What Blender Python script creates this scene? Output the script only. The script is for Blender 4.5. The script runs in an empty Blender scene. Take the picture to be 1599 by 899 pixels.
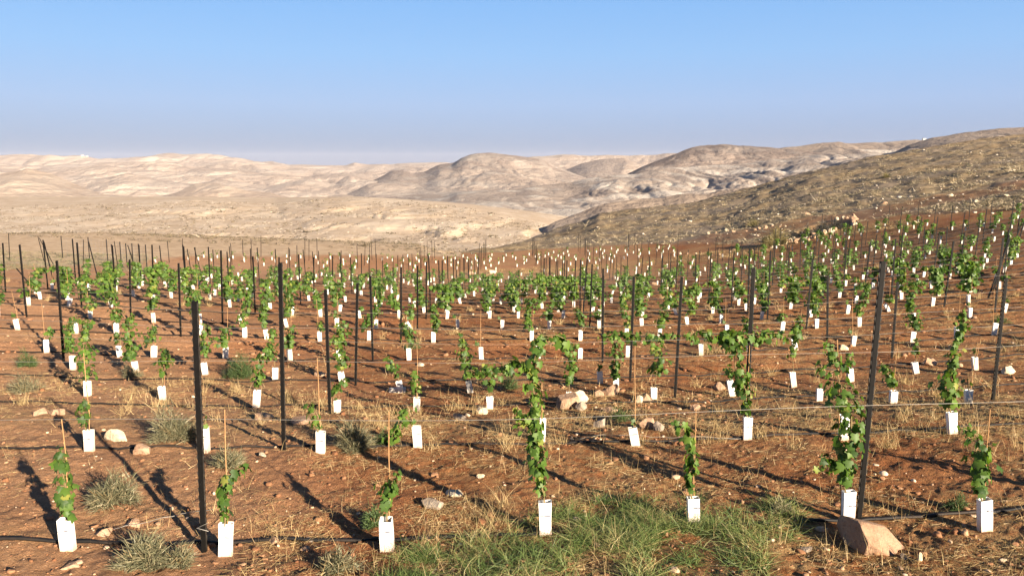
import bpy, math, random
import numpy as np
from mathutils import Vector, Matrix

# ------------------------------------------------------------------ camera, sky, sun, exposure
S = bpy.context.scene
C = S.collection
FPX, CX, CY = 1208.0, 799.5, 449.5
TH = math.atan(197.5 / FPX)                 # the camera looks down by this angle
ct, st = math.cos(TH), math.sin(TH)
cam_d = bpy.data.cameras.new('camera')
cam = bpy.data.objects.new('camera', cam_d)
C.objects.link(cam)
cam.location = (0, 0, 0)
cam.rotation_euler = (math.pi / 2 - TH, 0, 0)
cam_d.sensor_width = 36.0
cam_d.lens = 36.0 * FPX / 1599.0
cam_d.clip_start = 0.1
cam_d.clip_end = 24000.0
S.camera = cam

SKY_GAIN = 7.7
SUN_EL, SUN_AZ = math.radians(18.5), math.radians(141.0)   # azimuth clockwise from +Y: behind the camera, to its right
w = bpy.data.worlds.new('World')
S.world = w
w.use_nodes = True
wn = w.node_tree
wn.nodes.clear()
sky = wn.nodes.new('ShaderNodeTexSky')
sky.sky_type = 'NISHITA'
sky.sun_disc = False
sky.sun_elevation = SUN_EL
sky.sun_rotation = SUN_AZ
sky.altitude = 300
sky.air_density = 1.0
sky.dust_density = 0.6
sky.ozone_density = 2.2
# colour correction of the sky: a blue zenith that pales to lavender at the dusty horizon
tc = wn.nodes.new('ShaderNodeTexCoord')
sx = wn.nodes.new('ShaderNodeSeparateXYZ')
wn.links.new(tc.outputs['Generated'], sx.inputs[0])
rp = wn.nodes.new('ShaderNodeValToRGB')
for i, (p, c) in enumerate([(0.0, (0.20, 0.235, 0.345)), (0.035, (0.235, 0.295, 0.44)), (0.07, (0.255, 0.345, 0.53)), (0.13, (0.21, 0.36, 0.595)), (0.22, (0.145, 0.315, 0.60)), (0.42, (0.05, 0.11, 0.26)), (1.0, (0.018, 0.04, 0.11))]):
    if i > 1:
        rp.color_ramp.elements.new(p)
    rp.color_ramp.elements[i].position = p
    rp.color_ramp.elements[i].color = (*c, 1)
wn.links.new(sx.outputs['Z'], rp.inputs['Fac'])
sc = wn.nodes.new('ShaderNodeVectorMath')
sc.operation = 'SCALE'
sc.inputs['Scale'].default_value = SKY_GAIN
wn.links.new(rp.outputs[0], sc.inputs[0])
mxs = wn.nodes.new('ShaderNodeMix')
mxs.data_type = 'RGBA'
mxs.inputs[0].default_value = 0.93
wn.links.new(sky.outputs[0], mxs.inputs[6])
wn.links.new(sc.outputs[0], mxs.inputs[7])
bg = wn.nodes.new('ShaderNodeBackground')
bg.inputs['Strength'].default_value = 0.06
wo = wn.nodes.new('ShaderNodeOutputWorld')
wn.links.new(mxs.outputs[2], bg.inputs['Color'])
wn.links.new(bg.outputs[0], wo.inputs['Surface'])

sun_d = bpy.data.lights.new('sun', 'SUN')
sun_d.energy = 5.0
sun_d.angle = math.radians(0.55)
sun_d.color = (1.0, 0.85, 0.65)
sun = bpy.data.objects.new('sun', sun_d)
C.objects.link(sun)
to_sun = Vector((math.sin(SUN_AZ) * math.cos(SUN_EL), math.cos(SUN_AZ) * math.cos(SUN_EL), math.sin(SUN_EL)))
sun.rotation_euler = to_sun.to_track_quat('Z', 'Y').to_euler()

S.view_settings.view_transform = 'Standard'
S.view_settings.look = 'None'
S.view_settings.exposure = 1.75
S.view_settings.gamma = 1.0
S.view_settings.use_curve_mapping = False
S.cycles.volume_bounces = 1
S.cycles.max_bounces = 6
S.cycles.transparent_max_bounces = 8

rng = np.random.default_rng(7)
random.seed(7)
ORD = ['zeroth', 'nearest', 'second', 'third', 'fourth', 'fifth', 'sixth', 'seventh', 'eighth', 'ninth', 'tenth',
       'eleventh', 'twelfth', 'thirteenth', 'fourteenth', 'fifteenth', 'sixteenth', 'seventeenth', 'eighteenth',
       'nineteenth', 'twentieth']


def ordinal(n):
    if n == 1:
        return 'first'
    if n < len(ORD):
        return ORD[n]
    tens = {20: 'twenty', 30: 'thirty', 40: 'forty', 50: 'fifty', 60: 'sixty'}
    t = n // 10 * 10
    u = n - t
    if u == 0:
        return {30: 'thirtieth', 40: 'fortieth', 50: 'fiftieth', 60: 'sixtieth'}[t]
    return tens[t] + '-' + ('first' if u == 1 else ORD[u])


# ------------------------------------------------------------------ mapping between the view and the ground
def ray(px, py):
    a = (px - CX) / FPX
    b = (CY - py) / FPX
    return a, ct + b * st, -st + b * ct


def to_px(x, y, z):
    zc = y * ct - z * st
    up = y * st + z * ct
    return CX + FPX * x / zc, CY - FPX * up / zc


def ue(pts):
    """pixel polyline -> sorted arrays of tan(azimuth) and tan(elevation)"""
    p = np.array(pts, float)
    a = (p[:, 0] - CX) / FPX
    b = (CY - p[:, 1]) / FPX
    dy = ct + b * st
    u = a / dy
    e = (-st + b * ct) / dy
    o = np.argsort(u)
    return u[o], e[o]


# ------------------------------------------------------------------ noise (numpy)
_perm = np.random.default_rng(3).permutation(1024)
_ga = np.random.default_rng(4).uniform(0, 2 * np.pi, 1024)
_gx, _gy = np.cos(_ga), np.sin(_ga)


def perlin(x, y):
    x = np.asarray(x, float)
    y = np.asarray(y, float)
    xi = np.floor(x).astype(np.int64)
    yi = np.floor(y).astype(np.int64)
    xf, yf = x - xi, y - yi
    sx = xf * xf * xf * (xf * (xf * 6 - 15) + 10)
    sy = yf * yf * yf * (yf * (yf * 6 - 15) + 10)

    def g(ix, iy, dx, dy):
        h = _perm[(_perm[ix & 1023] + iy) & 1023]
        return _gx[h] * dx + _gy[h] * dy
    a = g(xi, yi, xf, yf)
    b = g(xi + 1, yi, xf - 1, yf)
    c = g(xi, yi + 1, xf, yf - 1)
    d = g(xi + 1, yi + 1, xf - 1, yf - 1)
    return (a + (b - a) * sx) * (1 - sy) + (c + (d - c) * sx) * sy


def fbm(x, y, o=4, gain=0.5, lac=2.03):
    s, a = 0, 1.0
    for i in range(o):
        s = s + a * perlin(x + 17.3 * i, y - 9.1 * i)
        x = x * lac
        y = y * lac
        a *= gain
    return s


def ridged(x, y, o=4, gain=0.5):
    s, a = 0, 1.0
    for i in range(o):
        s = s + a * (1 - 2.2 * np.abs(perlin(x + 7.7 * i, y + 3.3 * i)))
        x = x * 2.1
        y = y * 2.1
        a *= gain
    return s


def sstep(a, b, x):
    t = np.clip((x - a) / (b - a), 0, 1)
    return t * t * (3 - 2 * t)


# ------------------------------------------------------------------ the ground's height
_ky = np.array([-12, 0, 2.4, 3.9, 5.0, 5.5, 8, 9.3, 11, 13.5, 15.5, 19, 23, 30, 42, 59, 72, 90, 110, 400], float)
_kz = np.array([-1.7, -1.75, -2.1, -2.65, -2.86, -2.9, -3.1, -3.25, -3.65, -3.95, -4.1, -4.4, -4.75, -5.6, -7.15, -9.15, -9.55, -10.3, -11.5, -22.])


def z_field(x, y):
    c = sum(np.interp(y + k, _ky, _kz) for k in (-0.8, -0.4, 0, 0.4, 0.8)) / 5
    xr = np.clip(x, 0, 35)
    side = np.where(x > 0, 0.0036 * xr * xr + 0.2 * np.maximum(x - 35, 0),
                    0.003 * np.clip(-x, 0, 12) ** 2 + 0.04 * np.clip(-x - 12, 0, 40))
    return c + side


# edge of the flat field as seen in the view, and the hillside's skyline above it
HILL_EDGE = [(-900, 388), (0, 388), (235, 396), (350, 394), (500, 393), (690, 400), (790, 394), (840, 390), (1016, 383), (1060, 385), (1172, 386),
             (1288, 360), (1400, 342), (1599, 334), (1900, 330), (2600, 322), (4000, 315)]
CREST = [(-900, 388), (0, 388), (235, 396), (350, 394), (500, 393), (690, 399), (735, 395), (790, 384), (850, 366), (868, 356), (910, 345), (935, 334), (1003, 325),
         (1070, 318), (1120, 306), (1171, 294), (1259, 269), (1353, 246), (1441, 231), (1520, 219), (1599, 209), (1800, 186), (2400, 150), (4000, 120)]
CREST_D = [(-900, 95), (690, 100), (790, 125), (850, 150), (870, 165), (1000, 160), (1259, 150), (1599, 160), (4000, 170)]
_eu, _ee = ue(HILL_EDGE)
_cu, _ce = ue(CREST)
_ed = []
for u_, e_ in zip(_eu, _ee):
    ys = np.linspace(8, 118, 2400)
    zz = z_field(u_ * ys, ys) - e_ * ys
    h = np.nonzero(zz > 0)[0]                # ray stands below the field surface
    _ed.append(ys[h[0]] if len(h) and h[0] > 0 else (84.0 if u_ < 0.05 else 60.0))
_ed = np.array(_ed)
_ed = np.where(_eu < -0.08, 84.0, _ed)
_du = np.array([(p - CX) / FPX / ct for p, _ in CREST_D])
_dd = np.array([d for _, d in CREST_D], float)


def ground_big(x, y):
    """height without the small relief, and t = 0 in the field .. 1 on the hillside's skyline"""
    ys = np.maximum(y, 0.3)
    u = x / ys
    de = np.interp(u, _eu, _ed)
    ec = np.interp(u, _cu, _ce)
    dc = np.interp(u, _du, _dd)
    ze = z_field(u * de, de)
    zc = ec * dc
    zf = z_field(x, y)
    t = (ys - de) / np.maximum(dc - de, 4)
    hill = ze + (zc - ze) * np.clip(t, 0, 1)
    back = np.maximum(ys - dc, 0)
    hill = hill - 0.0022 * back ** 2 * np.exp(-back / 60) - 0.12 * back
    lw = sstep(-0.06, -0.13, u)
    hill_left = zf - 0.0035 * np.maximum(ys - 86, 0) ** 1.7
    z = np.where(ys < de, zf, hill * (1 - lw) + hill_left * lw)
    return z, np.where(lw > 0.5, 0, t)


ROW_SLOPE = 0.08
ROWS = [5.62, 8.12, 11.2, 13.55, 15.9, 18.6, 21.0, 23.5] + [23.5 + 2.45 * k for k in range(1, 33)]
PIT = [(1268, 364), (1300, 353)]


def ground_z(x, y):
    x = np.asarray(x, float)
    y = np.asarray(y, float)
    z, t = ground_big(x, y)
    hillw = sstep(0.0, 0.2, t)
    z = z + hillw * (0.9 * fbm(x / 16, y / 16, 4) * sstep(0, 0.4, t) * (1 - 0.6 * sstep(0.8, 1.0, t)) + 0.28 * fbm(x / 2.6, y / 2.6, 3))
    near = 1 - sstep(30, 60, y)
    z = z + (1 - hillw) * (0.05 * fbm(x / 1.7, y / 1.7, 3) + near * (0.024 * fbm(x / 0.33, y / 0.33, 3) + 0.013 * ridged(x / 0.16, y / 0.16, 2) * (1 - sstep(9, 16, y))))
    # ploughed ridges that run along the rows
    v = (y - ROW_SLOPE * x) / 0.62 + 0.5 * fbm(x / 5, y / 5, 2)
    z = z + (1 - hillw) * sstep(10, 16, y) * 0.035 * np.sin(2 * np.pi * v) * (0.5 + fbm(x / 4, y / 4, 2))
    for (qx, qy, rx, ry, dep) in PITS:
        q = ((x - qx) / rx) ** 2 + ((y - qy) / ry) ** 2
        z = z - dep * (1 - sstep(0.35, 1.0, q))
    return z


PITS = []


def hit(px, py, ymin=3.0, ymax=200.0):
    """the ground point seen at a pixel"""
    a, dy, dz = ray(px, py)
    ys = np.concatenate([np.linspace(ymin, 40, 900), np.linspace(40.05, ymax, 1500)])
    tt = ys / dy
    d = dz * tt - ground_big(a * tt, ys)[0]
    h = np.nonzero(d < 0)[0]
    i = h[0] if len(h) else len(ys) - 1
    if i > 0 and len(h):
        f = d[i - 1] / (d[i - 1] - d[i])
        y = ys[i - 1] + f * (ys[i] - ys[i - 1])
    else:
        y = ys[i]
    x = a * y / dy
    return float(x), float(y), float(ground_z(x, y))


def at_depth(px, py, y):
    a, dy, dz = ray(px, py)
    return a * y / dy, dz * y / dy


# ------------------------------------------------------------------ materials
def mat(name, rough=0.85, spec=0.2):
    m = bpy.data.materials.new(name)
    m.use_nodes = True
    b = m.node_tree.nodes['Principled BSDF']
    b.inputs['Roughness'].default_value = rough
    b.inputs['Specular IOR Level'].default_value = spec
    return m, m.node_tree, b


def N(nt, t, **k):
    n = nt.nodes.new(t)
    for a, v in k.items():
        setattr(n, a, v)
    return n


def noise(nt, scale, detail=4, rough=0.55, vec=None, dist=0.0):
    n = N(nt, 'ShaderNodeTexNoise')
    n.inputs['Scale'].default_value = scale
    n.inputs['Detail'].default_value = detail
    n.inputs['Roughness'].default_value = rough
    n.inputs['Distortion'].default_value = dist
    if vec is not None:
        nt.links.new(vec, n.inputs['Vector'])
    return n.outputs['Fac']


def ramp(nt, fac, stops, interp='LINEAR'):
    r = N(nt, 'ShaderNodeValToRGB')
    r.color_ramp.interpolation = interp
    e = r.color_ramp.elements
    while len(e) < len(stops):
        e.new(0.5)
    for i, (p, c) in enumerate(stops):
        e[i].position = p
        e[i].color = (*c, 1) if len(c) == 3 else c
    nt.links.new(fac, r.inputs['Fac'])
    return r.outputs['Color']


def mix(nt, fac, a, b, mode='MIX'):
    m = N(nt, 'ShaderNodeMix', data_type='RGBA', blend_type=mode)
    for sock, v in ((m.inputs[0], fac), (m.inputs[6], a), (m.inputs[7], b)):
        if isinstance(v, (int, float)):
            sock.default_value = v
        elif isinstance(v, tuple):
            sock.default_value = (*v, 1)
        else:
            nt.links.new(v, sock)
    return m.outputs[2]


def math_(nt, op, a, b=None, clamp=False):
    m = N(nt, 'ShaderNodeMath', operation=op, use_clamp=clamp)
    for i, v in enumerate((a, b)):
        if v is None:
            continue
        if isinstance(v, (int, float)):
            m.inputs[i].default_value = v
        else:
            nt.links.new(v, m.inputs[i])
    return m.outputs[0]


def bump(nt, b, height, strength=0.5, dist=0.02):
    n = N(nt, 'ShaderNodeBump')
    n.inputs['Strength'].default_value = strength
    n.inputs['Distance'].default_value = dist
    nt.links.new(height, n.inputs['Height'])
    nt.links.new(n.outputs[0], b.inputs['Normal'])


def coords(nt):
    return N(nt, 'ShaderNodeTexCoord').outputs['Object']


def attr(nt, name, fac=True):
    a = N(nt, 'ShaderNodeAttribute', attribute_name=name)
    return a.outputs['Fac'] if fac else a.outputs['Color']


# soil: red-brown earth, paler crust, straw litter; hillside: dry grass over grey-brown earth
M_SOIL, nt, b = mat('soil', 0.95, 0.1)
co = coords(nt)
big = noise(nt, 0.22, 4, 0.6, co)
med = noise(nt, 2.6, 5, 0.65, co)
fin = noise(nt, 26, 5, 0.7, co)
soil = ramp(nt, med, [(0.3, (0.225, 0.09, 0.036)), (0.5, (0.32, 0.14, 0.058)), (0.72, (0.42, 0.215, 0.10))])
pale = ramp(nt, fin, [(0.25, (0.36, 0.20, 0.105)), (0.5, (0.51, 0.31, 0.18)), (0.75, (0.60, 0.405, 0.26))])
red = ramp(nt, fin, [(0.25, (0.14, 0.05, 0.02)), (0.5, (0.28, 0.108, 0.04)), (0.75, (0.38, 0.17, 0.072))])
c1 = mix(nt, attr(nt, 'pale'), red, pale)
c1 = mix(nt, 0.25, c1, soil)
grain = ramp(nt, noise(nt, 75, 3, 0.7, co), [(0.3, (0.5, 0.5, 0.5)), (0.5, (1, 1, 1)), (0.72, (1.35, 1.3, 1.2))])
c1 = mix(nt, 0.7, c1, grain, 'MULTIPLY')
strawc = ramp(nt, noise(nt, 45, 4, 0.7, co, 1.5), [(0.3, (0.20, 0.115, 0.055)), (0.5, (0.42, 0.28, 0.13)), (0.7, (0.62, 0.46, 0.24))])
stf = math_(nt, 'MULTIPLY', attr(nt, 'straw'), ramp(nt, noise(nt, 9, 4, 0.7, co), [(0.38, (0, 0, 0)), (0.6, (1, 1, 1))]))
c1 = mix(nt, stf, c1, strawc)
hillc = ramp(nt, noise(nt, 0.9, 6, 0.7, co), [(0.3, (0.14, 0.098, 0.058)), (0.45, (0.27, 0.19, 0.105)), (0.58, (0.39, 0.285, 0.155)), (0.75, (0.46, 0.36, 0.22))])
hillc = mix(nt, ramp(nt, noise(nt, 0.12, 3, 0.5, co), [(0.4, (0, 0, 0)), (0.62, (0.75, 0.75, 0.75))]), hillc, (0.25, 0.20, 0.15))
c1 = mix(nt, attr(nt, 'hill'), c1, mix(nt, 1.0, hillc, (0.98, 1.04, 1.12), 'MULTIPLY'))
c1 = mix(nt, attr(nt, 'track'), c1, red)
stony = ramp(nt, noise(nt, 0.9, 6, 0.7, co), [(0.3, (0.36, 0.265, 0.17)), (0.5, (0.52, 0.40, 0.27)), (0.7, (0.62, 0.50, 0.36))])
c1 = mix(nt, attr(nt, 'stony'), c1, stony)
nt.links.new(mix(nt, 1.0, c1, (0.81, 0.765, 0.735), 'MULTIPLY'), b.inputs['Base Color'])
hsum = math_(nt, 'ADD', math_(nt, 'MULTIPLY', noise(nt, 55, 4, 0.7, co), 0.6), noise(nt, 14, 5, 0.65, co))
bump(nt, b, hsum, 1.0, 0.05)


def hill_mat(name, tone, tone2, white, dark, scale, strata, wamt=0.5, gain=0.63):
    m, nt, b = mat(name, 0.95, 0.05)
    co = coords(nt)
    a = ramp(nt, noise(nt, scale, 5, 0.6, co), [(0.32, dark), (0.47, tone), (0.68, tone2)])
    mp = N(nt, 'ShaderNodeMapping')
    mp.inputs['Scale'].default_value = (0.06, 0.06, 1.0)
    nt.links.new(co, mp.inputs['Vector'])
    s = noise(nt, strata, 4, 0.65, mp.outputs[0])
    a = mix(nt, ramp(nt, s, [(0.50, (0, 0, 0)), (0.60, (wamt, wamt, wamt))]), a, white)
    a = mix(nt, ramp(nt, noise(nt, strata * 2.6, 3, 0.6, mp.outputs[0]), [(0.54, (0, 0, 0)), (0.66, (0.5, 0.5, 0.5))]), a, dark)
    a = mix(nt, attr(nt, 'cap'), a, (dark[0] * 0.72, dark[1] * 0.72, dark[2] * 0.76))
    a = mix(nt, attr(nt, 'chalk'), a, (0.70, 0.63, 0.54))
    nt.links.new(mix(nt, 1.0, a, (gain, gain * 0.985, gain * 1.0), 'MULTIPLY'), b.inputs['Base Color'])
    bump(nt, b, math_(nt, 'ADD', noise(nt, scale * 9, 6, 0.65, co), noise(nt, strata * 2.0, 3, 0.6, mp.outputs[0])), 0.6, 0.10 / scale)
    return m


M_PLATEAU = hill_mat('plateau_ground', (0.55, 0.43, 0.305), (0.60, 0.485, 0.36), (0.70, 0.59, 0.45), (0.46, 0.35, 0.24), 0.16, 0.8, 0.6, 0.80)
M_DUNE = hill_mat('desert_hill_pale', (0.58, 0.46, 0.36), (0.62, 0.505, 0.40), (0.68, 0.58, 0.475), (0.52, 0.41, 0.32), 0.02, 0.10, 0.4)
M_FAR = hill_mat('desert_hill_far', (0.55, 0.445, 0.365), (0.60, 0.495, 0.41), (0.68, 0.59, 0.50), (0.47, 0.38, 0.31), 0.012, 0.06, 0.5)
M_PEAK = hill_mat('desert_hill_peak', (0.53, 0.43, 0.35), (0.58, 0.48, 0.395), (0.66, 0.575, 0.485), (0.44, 0.355, 0.29), 0.014, 0.10, 0.45)
M_SPUR = hill_mat('desert_hill_chalk', (0.47, 0.385, 0.315), (0.53, 0.445, 0.37), (0.64, 0.565, 0.48), (0.37, 0.30, 0.245), 0.03, 0.16, 0.5)
M_MESA = hill_mat('desert_hill_mesa', (0.40, 0.315, 0.255), (0.46, 0.37, 0.305), (0.60, 0.52, 0.44), (0.31, 0.245, 0.20), 0.02, 0.12, 0.4)
M_RIDGE = hill_mat('desert_hill_ridge', (0.38, 0.30, 0.235), (0.44, 0.355, 0.28), (0.52, 0.44, 0.36), (0.29, 0.23, 0.18), 0.03, 0.12, 0.35)
M_STONES, nt, b = mat('beige_stones', 0.95, 0.1)
nt.links.new(ramp(nt, attr(nt, 'tint'), [(0.5, (0.30, 0.24, 0.18)), (1.0, (0.56, 0.49, 0.40))]), b.inputs['Base Color'])


def leaf_mat(name, stops, trans=0.35):
    m, nt, b = mat(name, 0.5, 0.3)
    col = ramp(nt, attr(nt, 'tint'), stops)
    nt.links.new(col, b.inputs['Base Color'])
    tr = N(nt, 'ShaderNodeBsdfTranslucent')
    nt.links.new(mix(nt, 1.0, col, (1.3, 1.5, 0.6), 'MULTIPLY'), tr.inputs['Color'])
    mx = N(nt, 'ShaderNodeMixShader')
    mx.inputs[0].default_value = trans
    nt.links.new(b.outputs[0], mx.inputs[1])
    nt.links.new(tr.outputs[0], mx.inputs[2])
    nt.links.new(mx.outputs[0], nt.nodes['Material Output'].inputs['Surface'])
    return m


M_LEAF = leaf_mat('vine_leaf', [(0.0, (0.03, 0.065, 0.014)), (0.45, (0.072, 0.135, 0.022)), (0.92, (0.13, 0.205, 0.032)), (1.0, (0.23, 0.24, 0.05))])
M_GRASS = leaf_mat('green_grass', [(0.0, (0.055, 0.095, 0.028)), (0.5, (0.125, 0.175, 0.05)), (0.75, (0.20, 0.21, 0.08)), (1.0, (0.42, 0.33, 0.16))], 0.2)
M_STRAW = leaf_mat('dry_straw', [(0.0, (0.17, 0.11, 0.05)), (0.5, (0.36, 0.25, 0.12)), (1.0, (0.58, 0.44, 0.23))], 0.15)
M_SALT = leaf_mat('saltbush', [(0.0, (0.075, 0.08, 0.045)), (0.5, (0.15, 0.145, 0.085)), (1.0, (0.31, 0.25, 0.15))], 0.15)
M_GREENBUSH = leaf_mat('green_bush', [(0.0, (0.03, 0.055, 0.02)), (0.5, (0.065, 0.105, 0.035)), (1.0, (0.12, 0.16, 0.06))], 0.2)
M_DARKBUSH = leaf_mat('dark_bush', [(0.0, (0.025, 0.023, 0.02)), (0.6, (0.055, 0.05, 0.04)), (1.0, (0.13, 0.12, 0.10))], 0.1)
M_OLIVE = leaf_mat('olive_bush', [(0.0, (0.10, 0.085, 0.035)), (0.5, (0.19, 0.155, 0.065)), (1.0, (0.28, 0.23, 0.11))], 0.15)
M_SCRUB = leaf_mat('hill_scrub', [(0.0, (0.09, 0.07, 0.045)), (0.3, (0.175, 0.145, 0.10)), (0.65, (0.31, 0.25, 0.16)), (1.0, (0.46, 0.37, 0.235))], 0.1)
M_DARKSCRUB = leaf_mat('plateau_scrub', [(0.0, (0.06, 0.05, 0.032)), (1.0, (0.19, 0.15, 0.095))], 0.1)

M_STEM, nt, b = mat('vine_wood', 0.8, 0.2)
nt.links.new(ramp(nt, noise(nt, 30, 3, 0.6, coords(nt)), [(0.3, (0.12, 0.08, 0.04)), (0.7, (0.22, 0.17, 0.08))]), b.inputs['Base Color'])
M_STAKE, nt, b = mat('bamboo', 0.6, 0.3)
nt.links.new(ramp(nt, noise(nt, 12, 3, 0.6, coords(nt)), [(0.3, (0.26, 0.14, 0.06)), (0.7, (0.40, 0.23, 0.105))]), b.inputs['Base Color'])
M_CARTON, nt, b = mat('white_carton', 0.7, 0.2)
co = coords(nt)
ccol = ramp(nt, noise(nt, 9, 4, 0.6, co), [(0.3, (0.74, 0.72, 0.68)), (0.6, (0.83, 0.82, 0.79))])
sepz = N(nt, 'ShaderNodeSeparateXYZ')
nt.links.new(co, sepz.inputs[0])
inf = N(nt, 'ShaderNodeObjectInfo')
ccol = mix(nt, 1.0, ccol, ramp(nt, inf.outputs['Random'], [(0.0, (0.70, 0.68, 0.64)), (0.3, (0.88, 0.87, 0.85)), (1.0, (1.0, 1.0, 1.0))]), 'MULTIPLY')
dirt = math_(nt, 'MULTIPLY', ramp(nt, sepz.outputs['Z'], [(0.0, (1, 1, 1)), (0.15, (0, 0, 0))]), noise(nt, 22, 4, 0.7, co))
nt.links.new(mix(nt, math_(nt, 'MULTIPLY', dirt, 1.5, True), ccol, (0.42, 0.25, 0.14)), b.inputs['Base Color'])
bump(nt, b, noise(nt, 14, 3, 0.6, co), 0.35, 0.012)
M_CARTON_OLD, nt, b = mat('weathered_carton', 0.8, 0.15)
nt.links.new(ramp(nt, noise(nt, 14, 4, 0.6, coords(nt)), [(0.3, (0.42, 0.39, 0.35)), (0.65, (0.60, 0.57, 0.52))]), b.inputs['Base Color'])
M_INK, nt, b = mat('printed_ink', 0.6, 0.2)
b.inputs['Base Color'].default_value = (0.05, 0.06, 0.12, 1)
M_POST, nt, b = mat('dark_steel', 0.5, 0.12)
b.inputs['Metallic'].default_value = 0.1
nt.links.new(ramp(nt, noise(nt, 9, 5, 0.7, coords(nt)), [(0.3, (0.005, 0.0047, 0.0047)), (0.6, (0.009, 0.0083, 0.008)), (0.85, (0.028, 0.018, 0.012))]), b.inputs['Base Color'])
M_HOOK, nt, b = mat('lit_steel_edge', 0.5, 0.3)  # lighter than the post: sunlit highlight on the teeth put into the colour
nt.links.new(ramp(nt, noise(nt, 20, 3, 0.7, coords(nt)), [(0.35, (0.012, 0.011, 0.010)), (0.7, (0.06, 0.05, 0.042))]), b.inputs['Base Color'])
M_WIRE, nt, b = mat('galvanised_wire', 0.45, 0.5)
b.inputs['Metallic'].default_value = 0.6
nt.links.new(ramp(nt, noise(nt, 3, 2, 0.5, coords(nt)), [(0.3, (0.25, 0.23, 0.20)), (0.7, (0.38, 0.355, 0.32))]), b.inputs['Base Color'])
M_HOSE, nt, b = mat('black_hose', 0.6, 0.2)
nt.links.new(ramp(nt, noise(nt, 2.2, 4, 0.7, coords(nt)), [(0.45, (0.012, 0.011, 0.011)), (0.85, (0.06, 0.04, 0.028))]), b.inputs['Base Color'])
M_NET, nt, b = mat('grey_netting', 0.6, 0.3)
b.inputs['Base Color'].default_value = (0.20, 0.195, 0.19, 1)


def rock_mat(name, a, b_, c_):
    m, nt, b = mat(name, 0.9, 0.15)
    co = coords(nt)
    k = ramp(nt, noise(nt, 7, 6, 0.65, co), [(0.3, a), (0.5, b_), (0.72, c_)])
    k = mix(nt, ramp(nt, noise(nt, 38, 3, 0.6, co), [(0.3, (0.6, 0.6, 0.6)), (0.42, (0, 0, 0))]), k, (a[0] * .6, a[1] * .55, a[2] * .5))
    nt.links.new(mix(nt, 1.0, k, (0.74, 0.72, 0.69), 'MULTIPLY'), b.inputs['Base Color'])
    bump(nt, b, math_(nt, 'ADD', noise(nt, 24, 5, 0.7, co), noise(nt, 6, 4, 0.6, co)), 0.7, 0.02)
    return m


M_ROCK = rock_mat('pink_limestone', (0.32, 0.19, 0.12), (0.47, 0.31, 0.21), (0.56, 0.40, 0.29))
M_BOULDER = rock_mat('tan_boulder', (0.33, 0.205, 0.135), (0.43, 0.275, 0.185), (0.50, 0.345, 0.245))
M_ROCKPALE = rock_mat('pale_limestone', (0.48, 0.38, 0.26), (0.64, 0.54, 0.40), (0.74, 0.66, 0.53))
M_ROCKGREY = rock_mat('grey_limestone', (0.26, 0.20, 0.155), (0.38, 0.31, 0.25), (0.50, 0.43, 0.36))
M_WALL, nt, b = mat('plaster_white', 0.8, 0.2)
b.inputs['Base Color'].default_value = (0.42, 0.40, 0.38, 1)
M_PANE, nt, b = mat('window_dark', 0.2, 0.5)
b.inputs['Base Color'].default_value = (0.05, 0.06, 0.07, 1)


# ------------------------------------------------------------------ object helpers
def mesh(name, V, F, m=None, attrs=None, smooth=False):
    me = bpy.data.meshes.new(name)
    V = np.asarray(V, np.float32)
    if isinstance(F, np.ndarray):
        n, k = F.shape
        me.vertices.add(len(V))
        me.vertices.foreach_set('co', V.ravel())
        me.loops.add(n * k)
        me.loops.foreach_set('vertex_index', F.astype(np.int32).ravel())
        me.polygons.add(n)
        me.polygons.foreach_set('loop_start', np.arange(0, n * k, k, dtype=np.int32))
        me.update(calc_edges=True)
    else:
        me.from_pydata([tuple(v) for v in V], [], [tuple(f) for f in F])
        me.update()
    for an, av in (attrs or {}).items():
        at = me.attributes.new(an, 'FLOAT', 'POINT')
        at.data.foreach_set('value', np.asarray(av, np.float32))
    if smooth:
        me.polygons.foreach_set('use_smooth', np.ones(len(me.polygons), bool))
    if m is not None:
        me.materials.append(m)
    return me


def link(name, data, parent=None, loc=None, rot=None):
    o = bpy.data.objects.new(name, data)
    C.objects.link(o)
    if loc is not None:
        o.location = loc
    if rot is not None:
        o.rotation_euler = rot
    if parent is not None:
        o.parent = parent
    return o


def tag(o, label=None, cat=None, group=None, kind=None):
    if label:
        o['label'] = label
    if cat:
        o['category'] = cat
    if group:
        o['group'] = group
    if kind:
        o['kind'] = kind
    return o


def grid_faces(nr, nc):
    i = np.arange(nr * nc).reshape(nr, nc)
    return np.stack([i[:-1, :-1], i[:-1, 1:], i[1:, 1:], i[1:, :-1]], -1).reshape(-1, 4)


def tube(path, r, n=6):
    """swept tube: vertices, quads; r scalar or per point"""
    P = np.asarray(path, float)
    R = np.broadcast_to(np.asarray(r, float), (len(P),))
    T = np.gradient(P, axis=0)
    T /= np.linalg.norm(T, axis=1)[:, None] + 1e-9
    ref = np.where(np.abs(T[:, 2:3]) > 0.9, np.array([[1., 0, 0]]), np.array([[0, 0, 1.]]))
    A = np.cross(T, ref)
    A /= np.linalg.norm(A, axis=1)[:, None] + 1e-9
    B = np.cross(T, A)
    an = np.linspace(0, 2 * np.pi, n, endpoint=False)
    V = P[:, None, :] + R[:, None, None] * (np.cos(an)[None, :, None] * A[:, None, :] + np.sin(an)[None, :, None] * B[:, None, :])
    F = []
    for i in range(len(P) - 1):
        for j in range(n):
            k = (j + 1) % n
            F.append((i * n + j, i * n + k, (i + 1) * n + k, (i + 1) * n + j))
    F.append(tuple(range(n))[::-1])
    F.append(tuple((len(P) - 1) * n + j for j in range(n)))
    return V.reshape(-1, 3), F


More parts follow.
